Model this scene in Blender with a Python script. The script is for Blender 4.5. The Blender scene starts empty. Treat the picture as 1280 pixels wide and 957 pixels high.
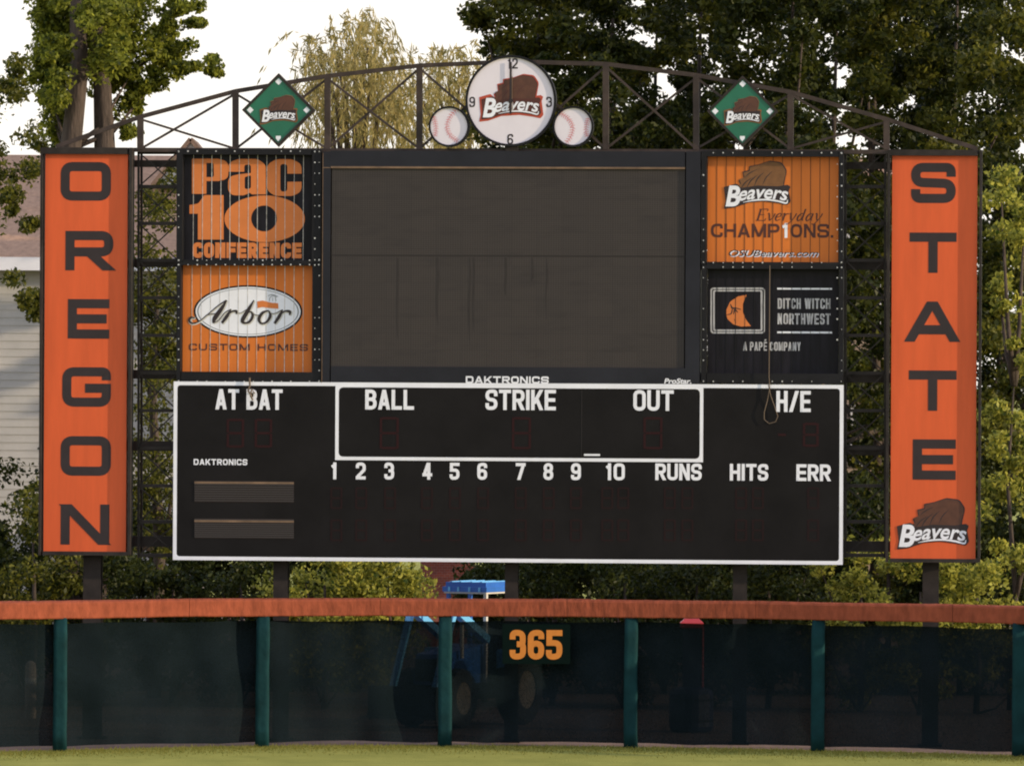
import bpy, math, random
import numpy as np
from mathutils import Vector, Matrix
from mathutils.geometry import tessellate_polygon

C = bpy.context.scene.collection
R = math.radians
# ------------------------------------------------------------------ camera
F = 8512.0                      # focal length in photo pixels (1280 wide)
HC = 6.0                        # camera height, metres
ROLL = R(0.3)
cam_d = bpy.data.cameras.new('camera')
cam = bpy.data.objects.new('camera', cam_d); C.objects.link(cam)
cam_d.sensor_width = 36.0; cam_d.lens = 36.0 * F / 1280.0
cam_d.clip_start = 1.0; cam_d.clip_end = 6000.0
cam.matrix_world = Matrix.Translation((0, 0, HC)) @ Matrix.Rotation(-ROLL, 4, 'Y') @ Matrix.Rotation(R(90), 4, 'X')
bpy.context.scene.camera = cam
# ------------------------------------------------------------------ light
PHI = R(4.5)                    # the scoreboard's right end stands nearer
SUN_AZ = R(73.5); SUN_EL = R(11)
sdir = Vector((math.sin(SUN_AZ)*math.cos(SUN_EL), -math.cos(SUN_AZ)*math.cos(SUN_EL), math.sin(SUN_EL)))
w = bpy.data.worlds.new('World'); bpy.context.scene.world = w; w.use_nodes = True
nt = w.node_tree; bg = nt.nodes['Background']
sky = nt.nodes.new('ShaderNodeTexSky'); sky.sky_type = 'NISHITA'; sky.sun_disc = False
sky.sun_elevation = SUN_EL; sky.sun_rotation = math.atan2(sdir.x, sdir.y)
sky.dust_density = 1.0; sky.ozone_density = 1.0; sky.air_density = 1.0
# thin bright evening cloud veils most of the blue: creamy low down, bluer overhead
tcw = nt.nodes.new('ShaderNodeTexCoord'); sep = nt.nodes.new('ShaderNodeSeparateXYZ'); nt.links.new(tcw.outputs['Generated'], sep.inputs[0])
cr = nt.nodes.new('ShaderNodeValToRGB'); nt.links.new(sep.outputs['Z'], cr.inputs[0])
cr.color_ramp.elements[0].position = 0.0; cr.color_ramp.elements[0].color = (1.0, 0.945, 0.875, 1)
cr.color_ramp.elements[1].position = 0.7; cr.color_ramp.elements[1].color = (0.66, 0.73, 0.97, 1)
cn = nt.nodes.new('ShaderNodeTexNoise'); cn.inputs['Scale'].default_value = 2.5; cn.inputs['Detail'].default_value = 6
cmp_ = nt.nodes.new('ShaderNodeMapping'); cmp_.inputs['Scale'].default_value = (1, 1, 5); nt.links.new(tcw.outputs['Generated'], cmp_.inputs[0]); nt.links.new(cmp_.outputs[0], cn.inputs['Vector'])
cm = nt.nodes.new('ShaderNodeMapRange'); cm.inputs[1].default_value = 0.3; cm.inputs[2].default_value = 0.7; cm.inputs[3].default_value = 0.82; cm.inputs[4].default_value = 0.97
nt.links.new(cn.outputs['Fac'], cm.inputs[0])
ck = nt.nodes.new('ShaderNodeMixRGB'); ck.blend_type = 'MULTIPLY'; ck.inputs[0].default_value = 1; ck.inputs[2].default_value = (13.5, 13.5, 13.5, 1)
nt.links.new(cr.outputs[0], ck.inputs[1])
cx = nt.nodes.new('ShaderNodeMixRGB'); nt.links.new(cm.outputs[0], cx.inputs[0]); nt.links.new(sky.outputs[0], cx.inputs[1]); nt.links.new(ck.outputs[0], cx.inputs[2])
nt.links.new(cx.outputs[0], bg.inputs[0]); bg.inputs[1].default_value = 0.1
sl = bpy.data.lights.new('sun', 'SUN'); sl.energy = 5.0; sl.angle = R(0.6); sl.color = (1.0, 0.80, 0.55)
so = bpy.data.objects.new('sun', sl); C.objects.link(so); so.location = (60, 60, 40)
so.rotation_euler = sdir.to_track_quat('Z', 'Y').to_euler()
sc = bpy.context.scene
sc.view_settings.view_transform = 'Standard'; sc.view_settings.look = 'None'
sc.view_settings.gamma = 1.0; sc.view_settings.exposure = 0.0
sc.view_settings.use_curve_mapping = False
sc.cycles.max_bounces = 6; sc.cycles.transparent_max_bounces = 12
sc.cycles.filter_width = 2.0

# ------------------------------------------------------------------ pixel helpers
ca, sa = math.cos(ROLL), math.sin(ROLL)
def ray(px, py):
    dx, dy = px-640.0, 478.5-py
    return (dx*ca - dy*sa)/F, (dx*sa + dy*ca)/F
def at(px, py, d):              # world point seen at a pixel, at distance d along y
    a, b = ray(px, py); return Vector((a*d, d, HC + b*d))
def atg(px, d, z=0.0):          # world x for a pixel column at ground level
    py = 478.5 + (HC-z)*F/d
    a, b = ray(px, py); return Vector((a*d, d, z))
BD = 113.5
cp, sp = math.cos(PHI), math.sin(PHI)
def bp(px, py):                 # board plane coordinates (metres right, metres up)
    a, b = ray(px, py)
    s = a*BD/(cp + a*sp)
    return s, HC + b*(BD - s*sp)
U = BD/F                        # one photo pixel on the board, metres
def bworld(s, z, y=0.0):
    return Vector((s*cp + y*sp, BD - s*sp + y*cp, z))

# ------------------------------------------------------------------ materials
def mat(name, col, rough=0.6, var=0.0, scale=4.0, bump=0.0, bscale=20.0, metal=0.0, spec=0.4, stretch=(1, 1, 1), col2=None, detail=6):
    m = bpy.data.materials.new(name); m.use_nodes = True
    t = m.node_tree; b = t.nodes['Principled BSDF']
    b.inputs['Roughness'].default_value = rough; b.inputs['Metallic'].default_value = metal
    b.inputs['Specular IOR Level'].default_value = spec
    c = (*col, 1.0); b.inputs['Base Color'].default_value = c
    if var or col2 or bump:
        tc = t.nodes.new('ShaderNodeTexCoord'); mp = t.nodes.new('ShaderNodeMapping')
        mp.inputs['Scale'].default_value = stretch
        t.links.new(tc.outputs['Object'], mp.inputs['Vector'])
    if var or col2:
        n = t.nodes.new('ShaderNodeTexNoise'); n.inputs['Scale'].default_value = scale
        n.inputs['Detail'].default_value = detail; n.inputs['Roughness'].default_value = 0.65
        t.links.new(mp.outputs[0], n.inputs['Vector'])
        r = t.nodes.new('ShaderNodeValToRGB')
        r.color_ramp.elements[0].position = 0.3; r.color_ramp.elements[1].position = 0.72
        if col2: lo, hi = col, col2
        else: lo = tuple(x*(1-var) for x in col); hi = tuple(min(1, x*(1+var)) for x in col)
        r.color_ramp.elements[0].color = (*lo, 1); r.color_ramp.elements[1].color = (*hi, 1)
        t.links.new(n.outputs['Fac'], r.inputs[0]); t.links.new(r.outputs[0], b.inputs['Base Color'])
    if bump:
        n2 = t.nodes.new('ShaderNodeTexNoise'); n2.inputs['Scale'].default_value = bscale; n2.inputs['Detail'].default_value = 4
        t.links.new(mp.outputs[0], n2.inputs['Vector'])
        bm_ = t.nodes.new('ShaderNodeBump'); bm_.inputs['Strength'].default_value = bump; bm_.inputs['Distance'].default_value = 0.05
        t.links.new(n2.outputs['Fac'], bm_.inputs['Height']); t.links.new(bm_.outputs[0], b.inputs['Normal'])
    return m
def leafmat(name, lo, hi, trans=0.35, rough=0.5):
    m = bpy.data.materials.new(name); m.use_nodes = True
    t = m.node_tree; b = t.nodes['Principled BSDF']; out = t.nodes['Material Output']
    g = t.nodes.new('ShaderNodeNewGeometry'); r = t.nodes.new('ShaderNodeValToRGB')
    r.color_ramp.elements[0].color = (*lo, 1); r.color_ramp.elements[1].color = (*hi, 1)
    t.links.new(g.outputs['Random Per Island'], r.inputs[0])
    t.links.new(r.outputs[0], b.inputs['Base Color']); b.inputs['Roughness'].default_value = rough
    b.inputs['Specular IOR Level'].default_value = 0.22
    tr = t.nodes.new('ShaderNodeBsdfTranslucent'); mx = t.nodes.new('ShaderNodeMixShader'); mx.inputs[0].default_value = trans
    hs = t.nodes.new('ShaderNodeHueSaturation'); hs.inputs['Value'].default_value = 1.5; hs.inputs['Hue'].default_value = 0.485
    t.links.new(r.outputs[0], hs.inputs['Color']); t.links.new(hs.outputs[0], tr.inputs[0])
    t.links.new(b.outputs[0], mx.inputs[1]); t.links.new(tr.outputs[0], mx.inputs[2]); t.links.new(mx.outputs[0], out.inputs[0])
    return m
M = {}
M['black'] = mat('black_paint', (0.011, 0.011, 0.013), 0.5, 0.35, 1.5, spec=0.15)
M['panelblack'] = mat('score_panel_black', (0.0092, 0.0085, 0.0090), 0.6, 0.3, 1.2, spec=0.12)
M['blacksign'] = mat('sign_black', (0.0095, 0.0088, 0.013), 0.45, 0.5, 2.5, stretch=(3, 1, .5), spec=0.15)
M['cabinet'] = mat('cabinet_dark', (0.015, 0.016, 0.022), 0.5, 0.3, 1.0, spec=0.2)
M['steel'] = mat('brown_steel', (0.026, 0.021, 0.019), 0.55, 0.5, 3.0, spec=0.2)
M['steelarch'] = mat('arch_brown_steel', (0.045, 0.032, 0.027), 0.55, 0.5, 3.0, spec=0.25)
M['orange'] = mat('banner_orange', (0.62, 0.10, 0.027), 0.5, 0.13, 1.2, spec=0.3, stretch=(3, 1, .35))
M['adorange'] = mat('sign_orange', (0.60, 0.16, 0.022), 0.45, 0.09, 1.5, stretch=(4, 1, .4), spec=0.3)
M['pacorange'] = mat('lettering_orange', (0.60, 0.18, 0.045), 0.5, 0.1, 2, spec=0.3)
M['letter'] = mat('banner_letter', (0.028, 0.02, 0.022), 0.5, 0.2, 2, spec=0.3)
M['white'] = mat('white_vinyl', (0.76, 0.78, 0.85), 0.5, 0.07, 2.5, spec=0.3)
M['dirtywhite'] = mat('weathered_white_vinyl', (0.42, 0.42, 0.44), 0.5, 0.5, 9, stretch=(5, 1, .4), spec=0.3)
M['face'] = mat('clock_white', (0.70, 0.66, 0.73), 0.35, 0.05, 1.5, spec=0.4)
M['rivet'] = mat('rivet_metal', (0.6, 0.6, 0.6), 0.35, metal=0.6)
M['alu'] = mat('slat_edge_aluminium', (0.5, 0.48, 0.46), 0.4, 0.5, 6, metal=0.3, stretch=(1, 1, 2))
M['darkgap'] = mat('slat_gap_dark', (0.1, 0.035, 0.012), 0.7)
M['brownedge'] = mat('tan_trim_lit_edge', (0.16, 0.1, 0.06), 0.5, 0.4, 3)
M['green'] = mat('field_green', (0.012, 0.13, 0.075), 0.45, 0.15, 2)
M['brown'] = mat('emblem_brown', (0.085, 0.032, 0.018), 0.5, 0.25, 7)
M['tanbrown'] = mat('emblem_tan', (0.17, 0.075, 0.025), 0.5, 0.25, 7)
M['redline'] = mat('emblem_red', (0.42, 0.06, 0.03), 0.5)
M['darkbrown'] = mat('dark_brown_vinyl', (0.07, 0.018, 0.012), 0.5)
M['stitch'] = mat('stitch_red', (0.6, 0.14, 0.15), 0.5)
M['led'] = mat('unlit_led_red', (0.024, 0.0075, 0.0085), 0.6, spec=0.12)
M['ledfaint'] = mat('unlit_led_faint', (0.0165, 0.0075, 0.008), 0.6, spec=0.12)
M['teal'] = mat('teal_padding', (0.006, 0.033, 0.037), 0.8, 0.3, 3.0, spec=0.1, bump=0.3, bscale=9)
M['rail'] = mat('rail_padding', (0.245, 0.062, 0.031), 0.85, 0.3, 4.0, bump=0.5, bscale=5, spec=0.12, stretch=(2.0, 1, 0.8))
M['railred'] = mat('rail_underside', (0.30, 0.05, 0.025), 0.5, 0.2, 4)
M['signgreen'] = mat('distance_sign_green', (0.004, 0.009, 0.008), 0.9, spec=0.0)
M['signorange'] = mat('distance_digit_orange', (0.50, 0.17, 0.02), 0.5, 0.1, 6)
M['bark'] = mat('bark', (0.058, 0.043, 0.035), 0.9, 0.5, 9, bump=0.8, bscale=14, stretch=(1, 1, .25))
M['siding'] = None
M['roof'] = mat('roof_shingle', (0.36, 0.22, 0.14), 0.9, 0.25, 8, bump=0.3, bscale=8)
M['trimwhite'] = mat('house_trim_white', (0.7, 0.7, 0.74), 0.6, 0.05, 2)
M['glass'] = mat('window_glass', (0.02, 0.025, 0.03), 0.08, spec=0.6)
M['blue'] = mat('tractor_blue', (0.02, 0.12, 0.45), 0.35, 0.15, 3)
M['lightblue'] = mat('tractor_light_blue', (0.13, 0.42, 0.72), 0.35, 0.15, 3)
M['tyre'] = mat('tyre_rubber', (0.02, 0.02, 0.02), 0.85, 0.3, 6)
M['rim'] = mat('wheel_rim', (0.2, 0.17, 0.13), 0.5, 0.2, 5)
M['palemetal'] = mat('pale_metal', (0.55, 0.54, 0.5), 0.5, 0.1, 5)
M['red'] = mat('red_paint', (0.45, 0.04, 0.05), 0.4, 0.1, 4)
M['navy'] = mat('navy_plastic', (0.015, 0.02, 0.06), 0.5, 0.2, 3)
M['concrete'] = mat('pale_concrete', (0.42, 0.34, 0.27), 0.85, 0.2, 6)
M['cord'] = mat('hemp_cord', (0.14, 0.105, 0.075), 0.8)
M['seam'] = mat('seam_line', (0.035, 0.03, 0.03), 0.5)
M['grey'] = mat('sketch_grey', (0.2, 0.22, 0.25), 0.6)

def siding_mat(name, col, lap=0.2):
    m = mat(name, col, 0.7, 0.08, 2)
    t = m.node_tree; b = t.nodes['Principled BSDF']
    tc = t.nodes.new('ShaderNodeTexCoord'); wv = t.nodes.new('ShaderNodeTexWave')
    wv.wave_type = 'BANDS'; wv.bands_direction = 'Z'; wv.wave_profile = 'SAW'
    wv.inputs['Scale'].default_value = 0.314/lap
    t.links.new(tc.outputs['Object'], wv.inputs['Vector'])
    bu = t.nodes.new('ShaderNodeBump'); bu.inputs['Strength'].default_value = 0.9; bu.inputs['Distance'].default_value = 0.03
    t.links.new(wv.outputs['Fac'], bu.inputs['Height']); t.links.new(bu.outputs[0], b.inputs['Normal'])
    return m
M['siding'] = siding_mat('lap_siding', (0.45, 0.435, 0.415), 0.17)
M['tansiding'] = siding_mat('tan_lap_siding', (0.42, 0.33, 0.27), 0.11)
def brick_mat():
    m = mat('red_brick', (0.25, 0.07, 0.045), 0.85)
    t = m.node_tree; b = t.nodes['Principled BSDF']
    tc = t.nodes.new('ShaderNodeTexCoord'); mp = t.nodes.new('ShaderNodeMapping'); mp.inputs['Rotation'].default_value = (R(90), 0, 0)
    br = t.nodes.new('ShaderNodeTexBrick'); br.inputs['Scale'].default_value = 4.5
    br.inputs['Color1'].default_value = (0.27, 0.065, 0.04, 1); br.inputs['Color2'].default_value = (0.2, 0.055, 0.04, 1)
    br.inputs['Mortar'].default_value = (0.25, 0.18, 0.15, 1); br.inputs['Mortar Size'].default_value = 0.012
    t.links.new(tc.outputs['Object'], mp.inputs[0]); t.links.new(mp.outputs[0], br.inputs['Vector']); t.links.new(br.outputs[0], b.inputs['Base Color'])
    return m
M['brick'] = brick_mat()
def screen_mat():
    m = bpy.data.materials.new('led_screen'); m.use_nodes = True
    t = m.node_tree; b = t.nodes['Principled BSDF']; b.inputs['Roughness'].default_value = 0.6; b.inputs['Specular IOR Level'].default_value = 0.25
    tc = t.nodes.new('ShaderNodeTexCoord')
    mp = t.nodes.new('ShaderNodeMapping'); mp.inputs['Scale'].default_value = (1.2, 1, 5.0); t.links.new(tc.outputs['Object'], mp.inputs[0])
    n = t.nodes.new('ShaderNodeTexNoise'); n.inputs['Scale'].default_value = 1.6; n.inputs['Detail'].default_value = 5; t.links.new(mp.outputs[0], n.inputs['Vector'])
    r = t.nodes.new('ShaderNodeValToRGB'); r.color_ramp.elements[0].position = 0.28; r.color_ramp.elements[1].position = 0.5
    r.color_ramp.elements[0].color = (0.033, 0.0285, 0.0275, 1); r.color_ramp.elements[1].color = (0.039, 0.0335, 0.0315, 1)
    t.links.new(n.outputs['Fac'], r.inputs[0])
    w1 = t.nodes.new('ShaderNodeTexWave'); w1.bands_direction = 'Z'; w1.inputs['Scale'].default_value = 0.314/0.0325; t.links.new(tc.outputs['Object'], w1.inputs['Vector'])
    w2 = t.nodes.new('ShaderNodeTexWave'); w2.bands_direction = 'X'; w2.inputs['Scale'].default_value = 0.314/0.041; t.links.new(tc.outputs['Object'], w2.inputs['Vector'])
    mu = t.nodes.new('ShaderNodeMath'); mu.operation = 'ADD'; t.links.new(w1.outputs['Fac'], mu.inputs[0]); t.links.new(w2.outputs['Fac'], mu.inputs[1])
    mr = t.nodes.new('ShaderNodeMapRange'); mr.inputs[1].default_value = 0; mr.inputs[2].default_value = 2; mr.inputs[3].default_value = 0.7; mr.inputs[4].default_value = 1.3
    t.links.new(mu.outputs[0], mr.inputs[0])
    # LED modules, each of slightly different tone
    mp3 = t.nodes.new('ShaderNodeMapping'); mp3.inputs['Rotation'].default_value = (R(90), 0, 0); t.links.new(tc.outputs['Object'], mp3.inputs[0])
    bk = t.nodes.new('ShaderNodeTexBrick'); bk.offset = 0; bk.inputs['Scale'].default_value = 1.0; bk.inputs['Brick Width'].default_value = .42; bk.inputs['Row Height'].default_value = .28
    bk.inputs['Mortar Size'].default_value = .006; bk.inputs['Color1'].default_value = (.955, .955, .96, 1); bk.inputs['Color2'].default_value = (1.04, 1.03, 1.02, 1); bk.inputs['Mortar'].default_value = (.86, .86, .87, 1)
    t.links.new(mp3.outputs[0], bk.inputs['Vector'])
    m0 = t.nodes.new('ShaderNodeMixRGB'); m0.blend_type = 'MULTIPLY'; m0.inputs[0].default_value = 1; t.links.new(r.outputs[0], m0.inputs[1]); t.links.new(bk.outputs[0], m0.inputs[2])
    mx = t.nodes.new('ShaderNodeMixRGB'); mx.blend_type = 'MULTIPLY'; mx.inputs[0].default_value = 1
    t.links.new(m0.outputs[0], mx.inputs[1]); t.links.new(mr.outputs[0], mx.inputs[2]); t.links.new(mx.outputs[0], b.inputs['Base Color'])
    return m
M['screen'] = screen_mat()
def windscreen_mat():
    m = bpy.data.materials.new('windscreen_mesh'); m.use_nodes = True
    t = m.node_tree; b = t.nodes['Principled BSDF']; out = t.nodes['Material Output']
    b.inputs['Roughness'].default_value = 0.8; b.inputs['Specular IOR Level'].default_value = 0.0
    tc = t.nodes.new('ShaderNodeTexCoord'); n = t.nodes.new('ShaderNodeTexNoise'); n.inputs['Scale'].default_value = 1.3; n.inputs['Detail'].default_value = 5
    t.links.new(tc.outputs['Object'], n.inputs['Vector'])
    r = t.nodes.new('ShaderNodeValToRGB'); r.color_ramp.elements[0].position = 0.3; r.color_ramp.elements[1].position = 0.7
    r.color_ramp.elements[0].color = (0.0052, 0.0090, 0.0108, 1); r.color_ramp.elements[1].color = (0.0088, 0.0140, 0.0175, 1)
    t.links.new(n.outputs['Fac'], r.inputs[0]); t.links.new(r.outputs[0], b.inputs['Base Color'])
    # open weave: fine holes between the threads
    w1 = t.nodes.new('ShaderNodeTexNoise'); w1.inputs['Scale'].default_value = 60; t.links.new(tc.outputs['Object'], w1.inputs['Vector'])
    mr = t.nodes.new('ShaderNodeMapRange'); mr.inputs[1].default_value = 0.3; mr.inputs[2].default_value = 0.7; mr.inputs[3].default_value = 0.01; mr.inputs[4].default_value = 0.055
    t.links.new(w1.outputs['Fac'], mr.inputs[0])
    tr = t.nodes.new('ShaderNodeBsdfTransparent'); mx = t.nodes.new('ShaderNodeMixShader')
    t.links.new(mr.outputs[0], mx.inputs[0]); t.links.new(b.outputs[0], mx.inputs[1]); t.links.new(tr.outputs[0], mx.inputs[2]); t.links.new(mx.outputs[0], out.inputs[0])
    return m
M['windscreen'] = windscreen_mat()

# ------------------------------------------------------------------ mesh builder
class MB:
    def __init__(s): s.v = []; s.f = []; s.m = []; s.smooth = False
    def add(s, vs, fs, mi=0):
        k = len(s.v); s.v += [tuple(p) for p in vs]; s.f += [tuple(i+k for i in f) for f in fs]; s.m += [mi]*len(fs); return s
    def box(s, x0, x1, y0, y1, z0, z1, mi=0):
        return s.add([(x, y, z) for x in (x0, x1) for y in (y0, y1) for z in (z0, z1)],
              [(0, 1, 3, 2), (4, 6, 7, 5), (0, 4, 5, 1), (2, 3, 7, 6), (0, 2, 6, 4), (1, 5, 7, 3)], mi)
    def bar(s, p, q, wx, wy, mi=0):                      # rectangular bar, wx across in the XZ plane, wy along Y-ish
        p, q = Vector(p), Vector(q); d = (q-p).normalized()
        b = Vector((0, 1, 0)); b = (b - d*b.dot(d))
        if b.length < 1e-4: b = Vector((1, 0, 0))
        b.normalize(); a = d.cross(b)
        vs = []
        for o in (p, q):
            for i, j in ((-1, -1), (1, -1), (1, 1), (-1, 1)): vs.append(o + a*(i*wx/2) + b*(j*wy/2))
        return s.add(vs, [(0, 3, 2, 1), (4, 5, 6, 7), (0, 1, 5, 4), (1, 2, 6, 5), (2, 3, 7, 6), (3, 0, 4, 7)], mi)
    def tube(s, pts, rad, n=8, mi=0, cap=True):
        pts = [Vector(p) for p in pts]; k = len(pts)
        rr = rad if isinstance(rad, (list, tuple)) else [rad]*k
        vs = []; ref = None
        for i in range(k):
            d = (pts[min(i+1, k-1)] - pts[max(i-1, 0)]).normalized()
            if ref is None: ref = Vector((1, 0, 0)) if abs(d.x) < .8 else Vector((0, 1, 0))
            a = (ref - d*ref.dot(d)).normalized(); b = d.cross(a); ref = a
            for j in range(n):
                t = 2*math.pi*j/n; vs.append(pts[i] + (a*math.cos(t) + b*math.sin(t))*rr[i])
        fs = [(i*n+j, i*n+(j+1) % n, (i+1)*n+(j+1) % n, (i+1)*n+j) for i in range(k-1) for j in range(n)]
        if cap: fs += [tuple(range(n-1, -1, -1)), tuple((k-1)*n+j for j in range(n))]
        return s.add(vs, fs, mi)
    def poly(s, loops, y, mi=0, thick=0.0):              # flat polygon (first loop outer, others holes) in the XZ plane at depth y
        vl = [[Vector((p[0], p[1], 0)) for p in lp] for lp in loops]
        tris = tessellate_polygon(vl); flat = [p for lp in vl for p in lp]
        fs = []
        for t in tris:
            a, b, c = (flat[i] for i in t)
            if (b-a).cross(c-a).z < 0: t = (t[0], t[2], t[1])
            fs.append(tuple(t))
        s.add([(p.x, y, p.y) for p in flat], fs, mi)
        if thick:
            for lp in vl:
                n = len(lp)
                s.add([(p.x, y, p.y) for p in lp] + [(p.x, y+thick, p.y) for p in lp],
                      [(i, (i+1) % n, n+(i+1) % n, n+i) for i in range(n)], mi)
        return s
    def disc(s, cx, cz, rx, rz, y, mi=0, thick=0.0, n=56, hole=None):
        lp = [(cx+rx*math.cos(2*math.pi*i/n), cz+rz*math.sin(2*math.pi*i/n)) for i in range(n)]
        ls = [lp]
        if hole: ls.append([(cx+rx*hole*math.cos(2*math.pi*i/n), cz+rz*hole*math.sin(2*math.pi*i/n)) for i in range(n)])
        return s.poly(ls, y, mi, thick)
    def build(s, name, mats, parent=None, origin=(0, 0, 0)):
        me = bpy.data.meshes.new(name); ox, oy, oz = origin
        me.from_pydata([(p[0]-ox, p[1]-oy, p[2]-oz) for p in s.v], [], s.f)
        for m in (mats if isinstance(mats, (list, tuple)) else [mats]): me.materials.append(m)
        me.polygons.foreach_set('material_index', s.m)
        if s.smooth: me.polygons.foreach_set('use_smooth', [True]*len(s.f))
        me.update()
        o = bpy.data.objects.new(name, me); C.objects.link(o)
        if parent: o.parent = parent
        return o
def tag(o, label=None, cat=None, group=None, kind=None):
    if label: o['label'] = label
    if cat: o['category'] = cat
    if group: o['group'] = group
    if kind: o['kind'] = kind
    return o
class Thing:                    # an Empty at the thing's base, its parts as children
    def __init__(s, name, label, cat, loc, rz=0.0, group=None):
        s.e = bpy.data.objects.new(name, None); C.objects.link(s.e); s.e.location = loc; s.e.rotation_euler = (0, 0, rz)
        s.e.empty_display_size = 0.3
        tag(s.e, label, cat, group); s.o = tuple(loc)
    def part(s, name, mb, mats, parent=None): return mb.build(name, mats, parent or s.e, s.o)
class BThing(Thing):            # a thing on the scoreboard plane
    def __init__(s, name, label, cat, px, py, group=None):
        u, z = bp(px, py); Thing.__init__(s, name, label, cat, bworld(u, z), -PHI, group); s.o = (u, 0.0, z)
class LThing(Thing):            # built in its own local frame
    def __init__(s, *a, **k): Thing.__init__(s, *a, **k); s.o = (0, 0, 0)

def brect(mb, x0, y0, x1, y1, d0, d1, mi=0):             # box on the board from photo pixels
    a = bp(x0, y1); b = bp(x1, y0)
    return mb.box(a[0], b[0], d0, d1, a[1], b[1], mi)
def bframe(mb, x0, y0, x1, y1, X0, Y0, X1, Y1, d0, d1, mi=0):   # outer and inner rectangle
    brect(mb, x0, y0, X0, y1, d0, d1, mi); brect(mb, X1, y0, x1, y1, d0, d1, mi)
    brect(mb, X0, y0, X1, Y0, d0, d1, mi); brect(mb, X0, Y1, X1, y1, d0, d1, mi)

# ------------------------------------------------------------------ lettering
def rcorner(pts, closed):       # rounded corners: pts (x, y, r)
    out = []; n = len(pts)
    for i, p in enumerate(pts):
        r = p[2] if len(p) > 2 else 0
        if r <= 0 or (not closed and i in (0, n-1)): out.append((p[0], p[1])); continue
        P = Vector(p[:2]); A = Vector(pts[i-1][:2]); B = Vector(pts[(i+1) % n][:2])
        a = (A-P); b = (B-P); la, lb = a.length, b.length; a.normalize(); b.normalize()
        ang = a.angle(b)
        if ang > 3.1: out.append((p[0], p[1])); continue
        k = min(r/math.tan(ang/2), la*0.499, lb*0.499)
        s, e = P+a*k, P+b*k
        for j in range(7):
            t = j/6; q = s*(1-t)**2 + P*2*t*(1-t)*0.93 + (s+e)*0.5*2*t*(1-t)*0.07 + e*t*t
            out.append((q.x, q.y))
    return out
def offset(pts, hw, closed):
    n = len(pts); L = []; Rr = []
    for i in range(n):
        p = Vector(pts[i])
        pa = Vector(pts[i-1]) if (i > 0 or closed) else None
        pb = Vector(pts[(i+1) % n]) if (i < n-1 or closed) else None
        d1 = (p-pa).normalized() if pa is not None else None
        d2 = (pb-p).normalized() if pb is not None else None
        if d1 is None: d1 = d2
        if d2 is None: d2 = d1
        m = Vector((-(d1.y+d2.y), d1.x+d2.x))
        if m.length < 1e-6: m = Vector((-d1.y, d1.x))
        m.normalize(); c = max(0.4, m.dot(Vector((-d1.y, d1.x))))
        L.append((p.x+m.x*hw/c, p.y+m.y*hw/c)); Rr.append((p.x-m.x*hw/c, p.y-m.y*hw/c))
    return L, Rr
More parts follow.
